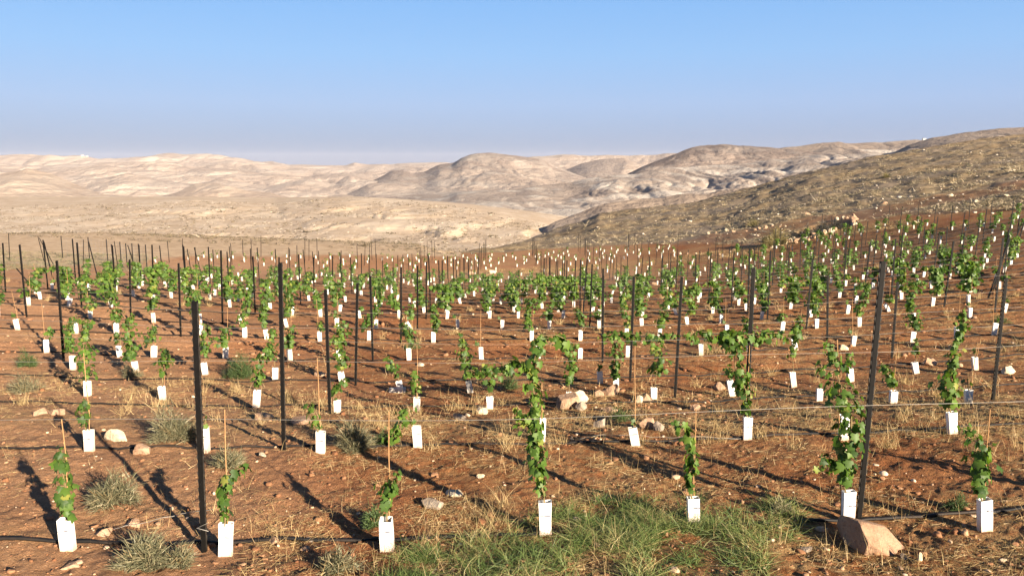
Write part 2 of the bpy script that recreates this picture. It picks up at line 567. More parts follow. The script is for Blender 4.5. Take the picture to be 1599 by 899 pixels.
class MB:
    def __init__(self):
        self.V, self.F, self.n = [], [], 0

    def add(self, V, F):
        V = np.asarray(V, float)
        self.F += [tuple(i + self.n for i in f) for f in F]
        self.V.append(V)
        self.n += len(V)
        return self

    def box(self, x0, x1, y0, y1, z0, z1):
        V = [(x, y, z) for z in (z0, z1) for y in (y0, y1) for x in (x0, x1)]
        return self.add(V, [(0, 2, 3, 1), (4, 5, 7, 6), (0, 1, 5, 4), (2, 6, 7, 3), (0, 4, 6, 2), (1, 3, 7, 5)])

    def mesh(self, name, m, smooth=False):
        return mesh(name, np.concatenate(self.V), self.F, m, smooth=smooth)


# ------------------------------------------------------------------ leaves and blades (numpy, many at once)
_LT = np.array([(0, 0.42, 0), (0, 0, 0), (.30, -.14, 0), (.54, .10, 0), (.38, .28, 0), (.56, .62, 0), (.25, .64, 0), (0, 1.0, 0),
                (-.25, .64, 0), (-.56, .62, 0), (-.38, .28, 0), (-.54, .10, 0), (-.30, -.14, 0)], float)
_LT[:, 2] = -0.30 * np.abs(_LT[:, 0]) - 0.22 * (_LT[:, 1] - 0.3) ** 2
_LF = np.array([(0, i, i + 1) for i in range(1, 12)] + [(0, 12, 1)])
_DT = np.array([(0, 0, 0), (.45, .5, -.16), (0, 1, -.1), (-.45, .5, -.16)], float)
_DF = np.array([(0, 1, 2), (0, 2, 3)])


def leaves(P, Nrm, size, r, full=True):
    """leaf blades at points P facing Nrm; vertices, triangles, per-vertex leaf index"""
    T, F = (_LT, _LF) if full else (_DT, _DF)
    n = len(P)
    Nrm = Nrm / (np.linalg.norm(Nrm, axis=1)[:, None] + 1e-9)
    down = np.tile([[0, 0, -1.0]], (n, 1)) + r.normal(0, 0.55, (n, 3))
    Y = down - (down * Nrm).sum(1)[:, None] * Nrm
    Y /= np.linalg.norm(Y, axis=1)[:, None] + 1e-9
    X = np.cross(Y, Nrm)
    s = size[:, None, None]
    cur = r.uniform(0.4, 1.6, n)[:, None, None]
    V = P[:, None, :] + s * (T[None, :, 0:1] * X[:, None, :] + (T[None, :, 1:2] - 0.3) * Y[:, None, :] + cur * T[None, :, 2:3] * Nrm[:, None, :])
    FF = (F[None] + (np.arange(n) * len(T))[:, None, None]).reshape(-1, 3)
    idx = np.repeat(np.arange(n), len(T))
    return V.reshape(-1, 3), FF, idx


def blades(B, D, L, W, r, bend=0.4, seg=2):
    """thin curved blades: base points B, directions D, length L, width W"""
    n = len(B)
    D = D / (np.linalg.norm(D, axis=1)[:, None] + 1e-9)
    side = np.cross(D, r.normal(0, 1, (n, 3)))
    side /= np.linalg.norm(side, axis=1)[:, None] + 1e-9
    bv = np.stack([r.normal(0, 1, n), r.normal(0, 1, n), -np.abs(r.normal(0, 0.8, n))], 1) * bend
    rows = []
    for k in range(seg + 1):
        f = k / seg
        c = B + D * (L * f)[:, None] + bv * (L * f * f)[:, None]
        ww = (W * (1 - 0.85 * f) * 0.5)[:, None] * side
        rows += [c - ww, c + ww]
    V = np.stack(rows, 1)
    m = 2 * (seg + 1)
    F = np.array([(2 * k, 2 * k + 1, 2 * k + 3, 2 * k + 2) for k in range(seg)])
    FF = (F[None] + (np.arange(n) * m)[:, None, None]).reshape(-1, 4)
    return V.reshape(-1, 3), FF, np.repeat(np.arange(n), m)


# pits dug behind the stone bank
for px, py, rx, ry, dep in ((1292, 354, 2.6, 3.0, 0.75), (1262, 364, 2.0, 2.4, 0.7)):
    x, y, z = hit(px, py)
    PITS.append((x, y, rx, ry, dep))

# ------------------------------------------------------------------ ground
uc = np.concatenate([np.linspace(-3.2, -0.80, 50, endpoint=False), np.linspace(-0.80, 0.80, 760, endpoint=False), np.linspace(0.80, 3.2, 50)])
dv = [0.3, 1.0, 1.8, 2.6, 3.3, 3.9, 4.4]
while dv[-1] < 330:
    d = dv[-1]
    dv.append(d + (0.03 if d < 9 else 0.03 + (d - 9) * 0.0055))
dv = np.array(dv)
U, D = np.meshgrid(uc, dv)
X, Y = U * D, D
Z = ground_z(X, Y)
gb, gt = ground_big(X, Y)
PXg, PYg = to_px(X, Y, gb)


def poly_dist(px, py, pts):
    best = np.full(px.shape, 1e9)
    for (ax, ay), (bx, by) in zip(pts[:-1], pts[1:]):
        l2 = (bx - ax) ** 2 + (by - ay) ** 2
        t = np.clip(((px - ax) * (bx - ax) + (py - ay) * (by - ay)) / l2, 0, 1)
        best = np.minimum(best, np.hypot(px - ax - t * (bx - ax), py - ay - t * (by - ay)))
    return best


STRIP = [(700, 428), (830, 425), (949, 417), (1040, 407), (1100, 402), (1172, 390), (1229, 379), (1288, 362), (1345, 356), (1420, 349)]
wob = 14 * fbm(X / 6, Y / 6, 3)
hillA = sstep(0.005, 0.06, gt + 0.02 * fbm(X / 5, Y / 5, 2))
leftwaste = (1 - sstep(0, 7, PYg - np.interp(PXg, [0, 60, 110, 235, 300, 500, 700], [405, 412, 412, 402, 396, 396, 396]) + 4 * fbm(X / 4, Y / 4, 3))) * (PXg < 720) * (D > 30)
paleA = np.clip(sstep(700, 150, PXg + 12 * wob) * 0.85 + 0.25 * fbm(X / 2.2, Y / 2.2, 3) + 0.5 * sstep(35, 60, D) * (PXg < 1000) + 0.10, 0, 1)
sd = poly_dist(PXg, PYg, STRIP)
strawA = np.clip(0.02 + 0.9 * fbm(X / 3.1, Y / 3.1, 3) + 0.45 * sstep(350, 900, PXg) + 0.9 * sstep(9, 3, sd) * (D > 30) + 0.8 * np.exp(-((Y - ROW_SLOPE * X - 9.7) / 0.8) ** 2), 0, 1)
trackpts = [(1060, 383), (1120, 372), (1200, 362), (1270, 345), (1330, 340), (1397, 326), (1470, 311), (1530, 300), (1599, 289), (1700, 275)]
trackA = sstep(9, 4, poly_dist(PXg, PYg, trackpts) + 5 * fbm(X / 3, Y / 3, 3)) * (D > 30) * 0.45
g = link('ground', mesh('ground', np.stack([X, Y, Z], -1).reshape(-1, 3), grid_faces(len(dv), len(uc)), M_SOIL,
         {'pale': paleA.ravel(), 'straw': strawA.ravel(), 'hill': hillA.ravel(), 'track': trackA.ravel(), 'stony': leftwaste.ravel()}, smooth=True))
tag(g, 'red-brown vineyard soil rising into the scrubby hillside on the right', 'ground', kind='structure')


# ------------------------------------------------------------------ desert hills behind, layer by layer, each a solid slope at its own distance
def hill(label, pts, D, m, eb=-0.085, fb=0.6, ext=True, amp=0.13, gully=26.0, steps=0, nv=170, du=0.0016, pw=1.0, seed=0, zb=None, crest_amp=0.01, gk=1.0, cap=0.0, chalk=0.0, vpos=0.94):
    u, e = ue(pts)
    us = np.arange(u[0], u[-1] + 1e-6, du)
    es = np.interp(us, u, e)
    k = 3
    es = np.convolve(np.pad(es, k, mode='edge'), np.hanning(2 * k + 1) / np.hanning(2 * k + 1).sum(), 'valid')
    if isinstance(D, (int, float)):
        Dc = np.full(len(us), float(D))
    else:
        Dc = np.interp(us, [(p - CX) / FPX / ct for p, _ in D], [q for _, q in D])
    fbv = fb
    Db = Dc * fbv
    zc = es * Dc
    zbv = (eb * Db) if zb is None else np.full(len(us), float(zb))
    v = np.concatenate([np.linspace(0, 1, nv), 1 + np.linspace(0.02, 0.5, 16)])
    VV, UU = np.meshgrid(v, us, indexing='ij')
    dd = Db + (Dc - Db) * VV
    t = np.clip(VV, 0, 1)
    tcl = np.clip(VV, 0, 1)
    sh = (1 - tcl) * (0.10 * fbm(UU * 7 + seed, VV * 1.5, 2) + 0.035 * math.sin(seed * 1.3))
    e2 = np.interp(UU + sh, us, es)
    soft = np.convolve(np.pad(es, 40, mode='edge'), np.ones(81) / 81, 'valid')
    e2 = e2 * tcl + np.interp(UU + sh, us, soft) * (1 - tcl)
    h = (e2 * Dc[None, :] - zbv)
    prof = t ** pw
    z = zbv + h * prof
    over = np.maximum(VV - 1, 0)
    z = z - h * over * 1.4
    x = UU * dd
    y = dd
    L = float(np.mean(Dc)) * 0.05
    wx = x + 0.6 * L * fbm(x / (2.4 * L) + seed, y / (2.4 * L), 2)
    wy = y + 0.6 * L * fbm(x / (2.4 * L) - seed, y / (2.4 * L) + 5, 2)
    win = np.sin(np.pi * np.clip(VV * vpos, 0, 1)) ** 0.8
    def valley(k, ky, sd2):
        return 1 - np.minimum(1, 2.6 * np.abs(perlin(wx / (k * L) + sd2, wy / (ky * L) + seed)))
    cut = valley(1.5 * gk, 4.0 * gk, seed * 3.1) + 0.5 * valley(0.62 * gk, 1.9 * gk, seed * 1.7) + 0.2 * valley(0.27, 0.8, seed * 2.3)
    fa = fbm(x / (2.6 * L) + seed, y / (2.6 * L) - seed, 4, 0.45)
    z = z + np.abs(h) * amp * win * (1.5 * fa - 0.95 * cut + 0.45) * np.where(VV > 1, np.exp(-over * 6), 1)
    z = z + crest_amp * np.abs(h) * fbm(x / (0.5 * L), y / (0.5 * L), 3)
    if steps:
        q = z / steps + 0.35 * fbm(x / 30, y / 30, 3)
        fr = q - np.floor(q)
        z = z + steps * 0.85 * (sstep(0.55, 0.95, fr) - fr) * win * np.where(VV > 1, 0, 1) * np.clip(0.8 + 1.2 * fbm(x / 40 + 9, y / 40, 2), 0, 1.3)
    ca = np.clip(cap * sstep(0.62, 0.92, np.clip(VV, 0, 1) + 0.22 * fbm(x / (1.5 * L) + 3, y / (1.5 * L), 3)), 0, 1)
    dg = perlin((wx + 0.35 * wy) / (0.30 * L) + seed, (wy - 0.2 * wx) / (3.2 * L))
    ch = np.clip(chalk * (sstep(0.12, 0.32, dg) * 0.8 + sstep(0.15, 0.4, fbm(x / (1.4 * L) - seed, y / (1.6 * L), 3))), 0, 1)
    o = link('hill', mesh('hill', np.stack([x, y, z], -1).reshape(-1, 3), grid_faces(len(v), len(us)), m, {'cap': ca.ravel(), 'chalk': ch.ravel()}, smooth=True))
    tag(o, label, 'hill', kind='structure')
    return us, Db, Dc, x, y, z


PLAT = [(-700, 330), (-200, 324), (0, 321), (150, 319), (240, 315), (300, 312), (350, 315), (430, 318), (500, 310), (560, 307), (620, 311), (680, 317), (730, 324), (780, 334), (830, 346), (862, 356), (900, 372)]
plat = hill('pale stony plateau with limestone ledges right behind the vineyard', PLAT,
            [(-700, 380), (0, 360), (560, 330), (700, 290), (850, 240), (900, 230)], M_PLATEAU, fb=0.36, zb=-21.5, amp=0.10, steps=1.5, nv=230, du=0.0016, pw=0.85, seed=2)
hill('smooth pale dune-like hill at the left, behind the plateau', [(-900, 300), (-400, 262), (-150, 258), (0, 271), (44, 263), (84, 272), (135, 294), (190, 312), (230, 322), (300, 340)], 650, M_DUNE, eb=-0.09, amp=0.10, seed=5)
hill('low sandy ridge behind the plateau, left of the valley', [(180, 330), (230, 315), (277, 300), (304, 287), (338, 283), (380, 296), (422, 300), (463, 314), (500, 312), (540, 304), (600, 310), (660, 320)], 820, M_DUNE, eb=-0.09, amp=0.2, seed=8)
hill('pale desert ridge with soft gullies, second behind the plateau', [(-600, 290), (0, 290), (90, 290), (130, 280), (160, 277), (200, 271), (250, 281), (300, 289), (340, 279), (380, 283), (420, 290), (480, 281), (530, 287), (580, 282), (640, 290), (700, 310)], 1050, M_FAR, eb=-0.08, amp=0.24, seed=11)
hill('long pale desert ridge crossing the left of the view', [(-700, 262), (0, 260), (50, 266), (110, 262), (160, 257), (215, 264), (270, 269), (330, 261), (400, 267), (470, 275), (540, 269), (600, 276), (680, 290)], 1400, M_FAR, eb=-0.06, amp=0.28, seed=14)
hill('hazy desert ridge under the far skyline', [(-700, 250), (0, 252), (60, 257), (120, 254), (190, 251), (250, 249), (310, 251), (360, 249), (420, 256), (480, 262), (560, 262), (640, 258), (700, 261), (760, 270)], 1900, M_FAR, eb=-0.05, amp=0.28, seed=17)
hill('farthest hazy desert skyline on the left', [(-800, 240), (-300, 245), (0, 244), (81, 241), (100, 244), (125, 242), (159, 246), (189, 247), (220, 244), (260, 237), (290, 240), (338, 240), (371, 246), (402, 253), (425, 249), (449, 256), (500, 258), (540, 257), (554, 253), (574, 257), (640, 254), (689, 253), (760, 256), (900, 262)], 2600, M_FAR, eb=-0.04, amp=0.24, seed=20)
hill('broad far desert mountain behind the flat-topped peak', [(740, 262), (800, 250), (829, 246), (868, 243), (920, 242), (952, 240), (983, 241), (1009, 242), (1043, 239), (1100, 237), (1200, 236), (1400, 240)], 1750, M_FAR, eb=-0.06, amp=0.14, seed=23, gk=1.5)
hill('rounded pale hill between the far mountain and the dark flat summit', [(840, 285), (870, 272), (889, 263), (908, 254), (938, 248), (975, 246), (990, 252), (1001, 258), (1030, 268), (1070, 275)], 1350, M_PEAK, eb=-0.05, amp=0.10, seed=41, gk=1.6, cap=0.35)
hill('flat-topped desert peak with gullied flanks in the middle', [(470, 330), (510, 314), (540, 303), (562, 291), (589, 279), (612, 267), (630, 266), (648, 271), (664, 268), (686, 256), (709, 253), (720, 246), (735, 240), (761, 238), (803, 242), (840, 247), (851, 250), (866, 259), (889, 268), (911, 276), (950, 292), (990, 305)], 1120, M_PEAK, eb=-0.07, amp=0.13, seed=26, fb=0.5, gk=1.5, cap=0.75, chalk=0.25)
hill('dark flat-topped hill right of the middle', [(930, 300), (965, 281), (983, 270), (1001, 261), (1028, 250), (1054, 239), (1080, 230), (1103, 226), (1161, 227), (1200, 230), (1240, 233), (1300, 240), (1360, 250), (1420, 262)],
     [(930, 640), (1100, 720), (1420, 640)], M_MESA, eb=-0.07, fb=0.6, amp=0.10, seed=29, nv=150, du=0.0014, cap=0.7, chalk=0.2, gk=1.3)
hill('pale chalk spur with diagonal streaks running down into the valley', [(600, 338), (640, 325), (664, 316), (701, 308), (716, 302), (765, 297), (810, 295), (840, 289), (893, 284), (915, 278), (964, 272), (990, 272), (1028, 264), (1065, 261), (1140, 256), (1200, 249), (1270, 240), (1340, 234), (1420, 232), (1500, 240)],
     [(600, 430), (900, 500), (1100, 540), (1500, 500)], M_SPUR, eb=-0.115, fb=0.45, amp=0.15, seed=44, nv=210, du=0.0012, chalk=0.75, vpos=0.97)
hill('grey rocky spur between the near hillside and the chalk valley', [(838, 372), (850, 357), (862, 348), (890, 337), (915, 327), (945, 317), (980, 312), (1009, 309), (1060, 305), (1103, 302), (1171, 290), (1259, 268), (1350, 252)],
     [(838, 225), (1000, 235), (1350, 240)], M_RIDGE, eb=-0.14, fb=0.72, amp=0.12, seed=47, nv=120, du=0.0012)
hill('brown ridge behind the striped hill, toward the right', [(1120, 250), (1180, 236), (1212, 232), (1259, 226), (1309, 221), (1363, 222), (1431, 218), (1460, 218), (1500, 222), (1560, 230)], 900, M_RIDGE, eb=-0.05, amp=0.12, seed=32)
hill('dark brown shoulder above the near hillside at the right edge', [(1380, 245), (1420, 225), (1454, 215), (1498, 208), (1559, 200), (1599, 198), (1700, 190), (2000, 175), (2600, 170)], 480, M_RIDGE, eb=-0.02, amp=0.08, seed=35)
# the plain that lies under and between the hills
us = np.linspace(-3.5, 3.5, 60)
ds = np.geomspace(200, 5200, 40)
UU, DD = np.meshgrid(us, ds)
zz = -0.085 * np.minimum(DD, 700) - 0.012 * np.maximum(DD - 700, 0)
tag(link('valley_floor', mesh('valley_floor', np.stack([UU * DD, DD, zz - 6 + 0.01 * DD * fbm(UU * 6, DD / 300, 3)], -1).reshape(-1, 3), grid_faces(40, 60), M_FAR, {'cap': np.zeros(2400)}, smooth=True)),
    'pale valley floor between the desert hills', 'terrain', kind='structure')

# ------------------------------------------------------------------ haze
hz = MB().box(-3600, 3600, -60, 4700, -140, 45).mesh('haze', None)
m = bpy.data.materials.new('haze')
m.use_nodes = True
nt = m.node_tree
nt.nodes.clear()
out = N(nt, 'ShaderNodeOutputMaterial')
pv = N(nt, 'ShaderNodeVolumePrincipled')
pv.inputs['Color'].default_value = (0.86, 0.89, 1.0, 1)
pv.inputs['Density'].default_value = 0.00006
pv.inputs['Anisotropy'].default_value = 0.0
nt.links.new(pv.outputs[0], out.inputs['Volume'])
hz.materials.append(m)
tag(link('haze', hz), 'thin pale haze that fades the far hills', 'haze', kind='stuff')

# ------------------------------------------------------------------ prototypes: post, sleeve, stake, vine
def channel_mesh(h, wd=0.034, dp=0.032, th=0.004):
    """upright steel channel: back web toward the camera, two flanges with turned lips"""
    xs = wd / 2
    prof = [(-xs, 0), (xs, 0), (xs, dp), (xs - 0.010, dp), (xs - 0.010, dp - th), (xs - th, dp - th), (xs - th, th),
            (-xs + th, th), (-xs + th, dp - th), (-xs + 0.010, dp - th), (-xs + 0.010, dp), (-xs, dp)]
    n = len(prof)
    V = [(x, y, -0.25) for x, y in prof] + [(x, y, h) for x, y in prof]
    F = [(i, (i + 1) % n, n + (i + 1) % n, n + i) for i in range(n)]
    F += [(n + 0, n + 1, n + 6, n + 7), (n + 1, n + 2, n + 5, n + 6), (n + 2, n + 3, n + 4, n + 5),
          (n + 11, n + 0, n + 7, n + 8), (n + 10, n + 11, n + 8, n + 9)]
    return mesh('post_channel', V, F, M_POST)


def hook_edge_mesh(h, sgn, wd=0.034):
    """serrated strip down one side of the post, one continuous plate"""
    x0 = sgn * (wd / 2 + 0.0006)
    out = [(x0, 0.02)]
    z = 0.10
    while z < h - 0.05:
        out += [(x0 + sgn * 0.003, z), (x0 + sgn * 0.009, z + 0.020), (x0 + sgn * 0.009, z + 0.038), (x0 + sgn * 0.003, z + 0.042)]
        z += 0.064
    out.append((x0, h - 0.01))
    n = len(out)
    V, F = [], []
    for y in (0.004, 0.012):
        V += [(x0 - sgn * 0.0003, y, q[1]) for q in out] + [(q[0], y, q[1]) for q in out]
    for i in range(n - 1):
        F += [(i, i + 1, n + i + 1, n + i), (3 * n + i, 3 * n + i + 1, 2 * n + i + 1, 2 * n + i), (n + i, n + i + 1, 3 * n + i + 1, 3 * n + i)]
    return mesh('hook_edge', V, F, M_HOOK)


def sleeve_mesh(m, h=0.28, wd=0.094, flare=0.0, crush=1.0, seed=0):
    """open square carton tube with wall thickness"""
    r = random.Random(seed)
    a, t = wd / 2, 0.0025
    V, lev = [], [(0.0, 1.0), (0.5, 1.0 + r.uniform(-.04, .03)), (1.0, 1.0 + flare)]
    tw = r.uniform(-0.06, 0.06)
    for inner in (0, 1):
        for f, s in lev:
            for k, (sx_, sy_) in enumerate(((-1, -1), (1, -1), (1, 1), (-1, 1))):
                q = (a - t * inner) * s
                x, y = sx_ * q, sy_ * q * crush
                an = tw * f
                dz = r.uniform(-0.006, 0.006) if f == 1.0 and not inner else 0
                if inner and f == 1.0:
                    dz = V[8 + k][2] - h * f
                V.append((x * math.cos(an) - y * math.sin(an), x * math.sin(an) + y * math.cos(an), h * f + dz))
    F = []
    for k in range(4):
        j = (k + 1) % 4
        for l in (0, 1):
            F.append((l * 4 + k, l * 4 + j, l * 4 + 4 + j, l * 4 + 4 + k))
            F.append((12 + l * 4 + j, 12 + l * 4 + k, 12 + l * 4 + 4 + k, 12 + l * 4 + 4 + j))
        F.append((8 + k, 8 + j, 20 + j, 20 + k))
    return mesh('sleeve_carton', V, F, m)


def mark_mesh(seed, h=0.28, wd=0.094):
    """faint printed line across the front and side of a sleeve, too small to read: short strokes and one dark block"""
    r = random.Random(seed)
    mb = MB()
    y = -wd / 2 - 0.003
    z = h * r.uniform(0.62, 0.70)
    x = -wd * 0.40
    while x < wd * 0.12:
        l = r.uniform(0.004, 0.010)
        mb.add([(x, y, z), (x + l, y, z), (x + l, y, z + 0.006), (x, y, z + 0.006)], [(0, 1, 2, 3)])
        x += l + r.uniform(0.002, 0.006)
    mb.add([(wd * .15, y, z - .001), (wd * .42, y, z - .001), (wd * .42, y, z + 0.008), (wd * .15, y, z + 0.008)], [(0, 1, 2, 3)])
    return mb.mesh('sleeve_print', M_INK)


def vine_meshes(path, r, leaf=0.085, dens=1.0, arms=(), full=True, stem_top=None):
    """path: (x, z, radius) up the cane from the sleeve's foot; returns stem mesh and foliage mesh"""
    P, Nn, Sz = [], [], []

    def cloth(pts, arm=False):
        pts = np.array(pts, float)
        seg = np.linalg.norm(np.diff(pts[:, :2], axis=0), axis=1)
        L = seg.sum()
        n = max(6, int(L * dens * (150 if full else 125) * (0.55 + 6.5 * float(pts[:, 2].mean()))))
        t = (np.arange(n) + r.uniform(0, 1, n)) / n * L
        cum = np.concatenate([[0], np.cumsum(seg)])
        gaps = r.uniform(0, L, (2 if L > 0.5 else 1) if not arm else max(1, int(L / 0.16)))
        gw = r.uniform(0.02, 0.05, len(gaps))
        lump = r.uniform(0.5, 1.5, 24)
        for tt in t:
            if L > 0.2 and (np.abs(tt - gaps) < gw).any() and r.uniform() < 0.8:
                continue
            i = min(np.searchsorted(cum, tt, side='right') - 1, len(seg) - 1)
            f = (tt - cum[i]) / max(seg[i], 1e-6)
            c = pts[i] * (1 - f) + pts[i + 1] * f
            ph = r.uniform(0, 2 * np.pi)
            k = (c[2] * lump[int(tt / L * 23)] if not arm else c[2] * lump[int(tt / L * 9)] * 1.15) * math.sqrt(r.uniform(0.05, 1)) * r.choice([1, 1, 1, 1.35])
            o = np.array([math.cos(ph) * k, math.sin(ph) * k * 0.9, r.normal(0, 0.02)])
            if arm:
                o[2] -= abs(r.normal(0, 0.05))
            P.append(np.array([c[0], 0, c[1]]) + o)
            nn = o * np.array([1, 1, 0.3])
            nn /= np.linalg.norm(nn) + 1e-6
            Nn.append(nn + np.array([0, 0, 0.45]) + r.normal(0, 0.35, 3))
            Sz.append(leaf * r.uniform(0.4, 1.3) * (0.75 + 0.35 * min(1, c[2] / 0.07)) * (1.08 - 0.3 * tt / L))
    cloth(path)
    for a in arms:
        cloth(a, True)
    V, F, idx = leaves(np.array(P), np.array(Nn), np.array(Sz), r, full)
    tint = np.clip(r.normal(r.uniform(0.36, 0.58), 0.24, len(P)), 0, 1)
    tint[r.uniform(size=len(P)) < 0.02] = 1.0
    fol = mesh('vine_foliage', V, F, M_LEAF, {'tint': tint[idx]})
    mb = MB()
    pp = [(0, 0.0, -0.03), (0, 0.0, 0.15)] + [(p[0] + r.normal(0, .006), r.normal(0, .008), p[1]) for p in path]
    mb.add(*tube(pp, np.linspace(0.009, 0.004, len(pp)), 5))
    for a in arms:
        mb.add(*tube([(p[0], 0, p[1]) for p in a], 0.004, 4))
    if full:                                           # short leaf stalks and side shoots
        for q in P[::3]:
            near = min(pp, key=lambda s: abs(s[2] - q[2] + 0.03) + abs(s[0] - q[0]))
            if abs(near[0] - q[0]) + abs(near[2] - q[2]) < 0.14:
                mb.add(*tube([(near[0], near[1], near[2]), tuple(q)], 0.0018, 3))
    return mb.mesh('vine_stem', M_STEM), fol


def add_vine(meshes, loc, rot, sc, label, group):
    root = link('grapevine', None, loc=loc, rot=(0, 0, rot))
    root.scale = sc
    tag(root, label, 'grapevine', group)
    link('stem', meshes[0], root)
    link('foliage', meshes[1], root)
    return root


SLEEVES = [sleeve_mesh(M_CARTON, seed=i, flare=[0, .05, -.03, .08][i % 4], crush=[.6, .5, .78, .66][i % 4]) for i in range(6)]
SLEEVES_OLD = [sleeve_mesh(M_CARTON_OLD, seed=i + 20, flare=0.03, crush=0.6) for i in range(2)]
MARKS = [mark_mesh(i) for i in range(4)]
STAKES = []
for i in range(5):
    r_ = np.random.default_rng(i)
    pts = [(r_.normal(0, .004), r_.normal(0, .004), z) for z in (-0.2, 0.15, 0.4, 0.7, 1.0)]
    mb = MB().add(*tube(pts, [0.005, 0.0048, 0.0052, 0.0045, 0.004], 6))
    for z in (0.28, 0.55, 0.82):
        mb.add(*tube([(0, 0, z - .006), (0, 0, z + .006)], 0.006, 6))
    STAKES.append(mb.mesh('bamboo_cane', M_STAKE))

vines_done, sleeves_done, stakes_done = [], [], []


def place_sleeve(x, y, z, rot, tilt, hs, label, group, old=False, marked=False, k=0):
    me = SLEEVES_OLD[k % 2] if old else SLEEVES[k % 6]
    o = link('vine_sleeve', me, loc=(x, y, z - 0.012), rot=(tilt[0], tilt[1], rot))
    o.scale = (1, 1, hs)
    tag(o, label, 'vine sleeve', group)
    if marked:
        link('printed_mark', MARKS[k % 4], o)
    sleeves_done.append(o)
    return o


def place_stake(x, y, z, h, tilt, label, group, k=0):
    o = link('bamboo_stake', STAKES[k % 5], loc=(x, y, z), rot=(tilt[0], tilt[1], 0))
    o.scale = (1, 1, h)
    tag(o, label, 'stake', group)
    stakes_done.append(o)
    return o


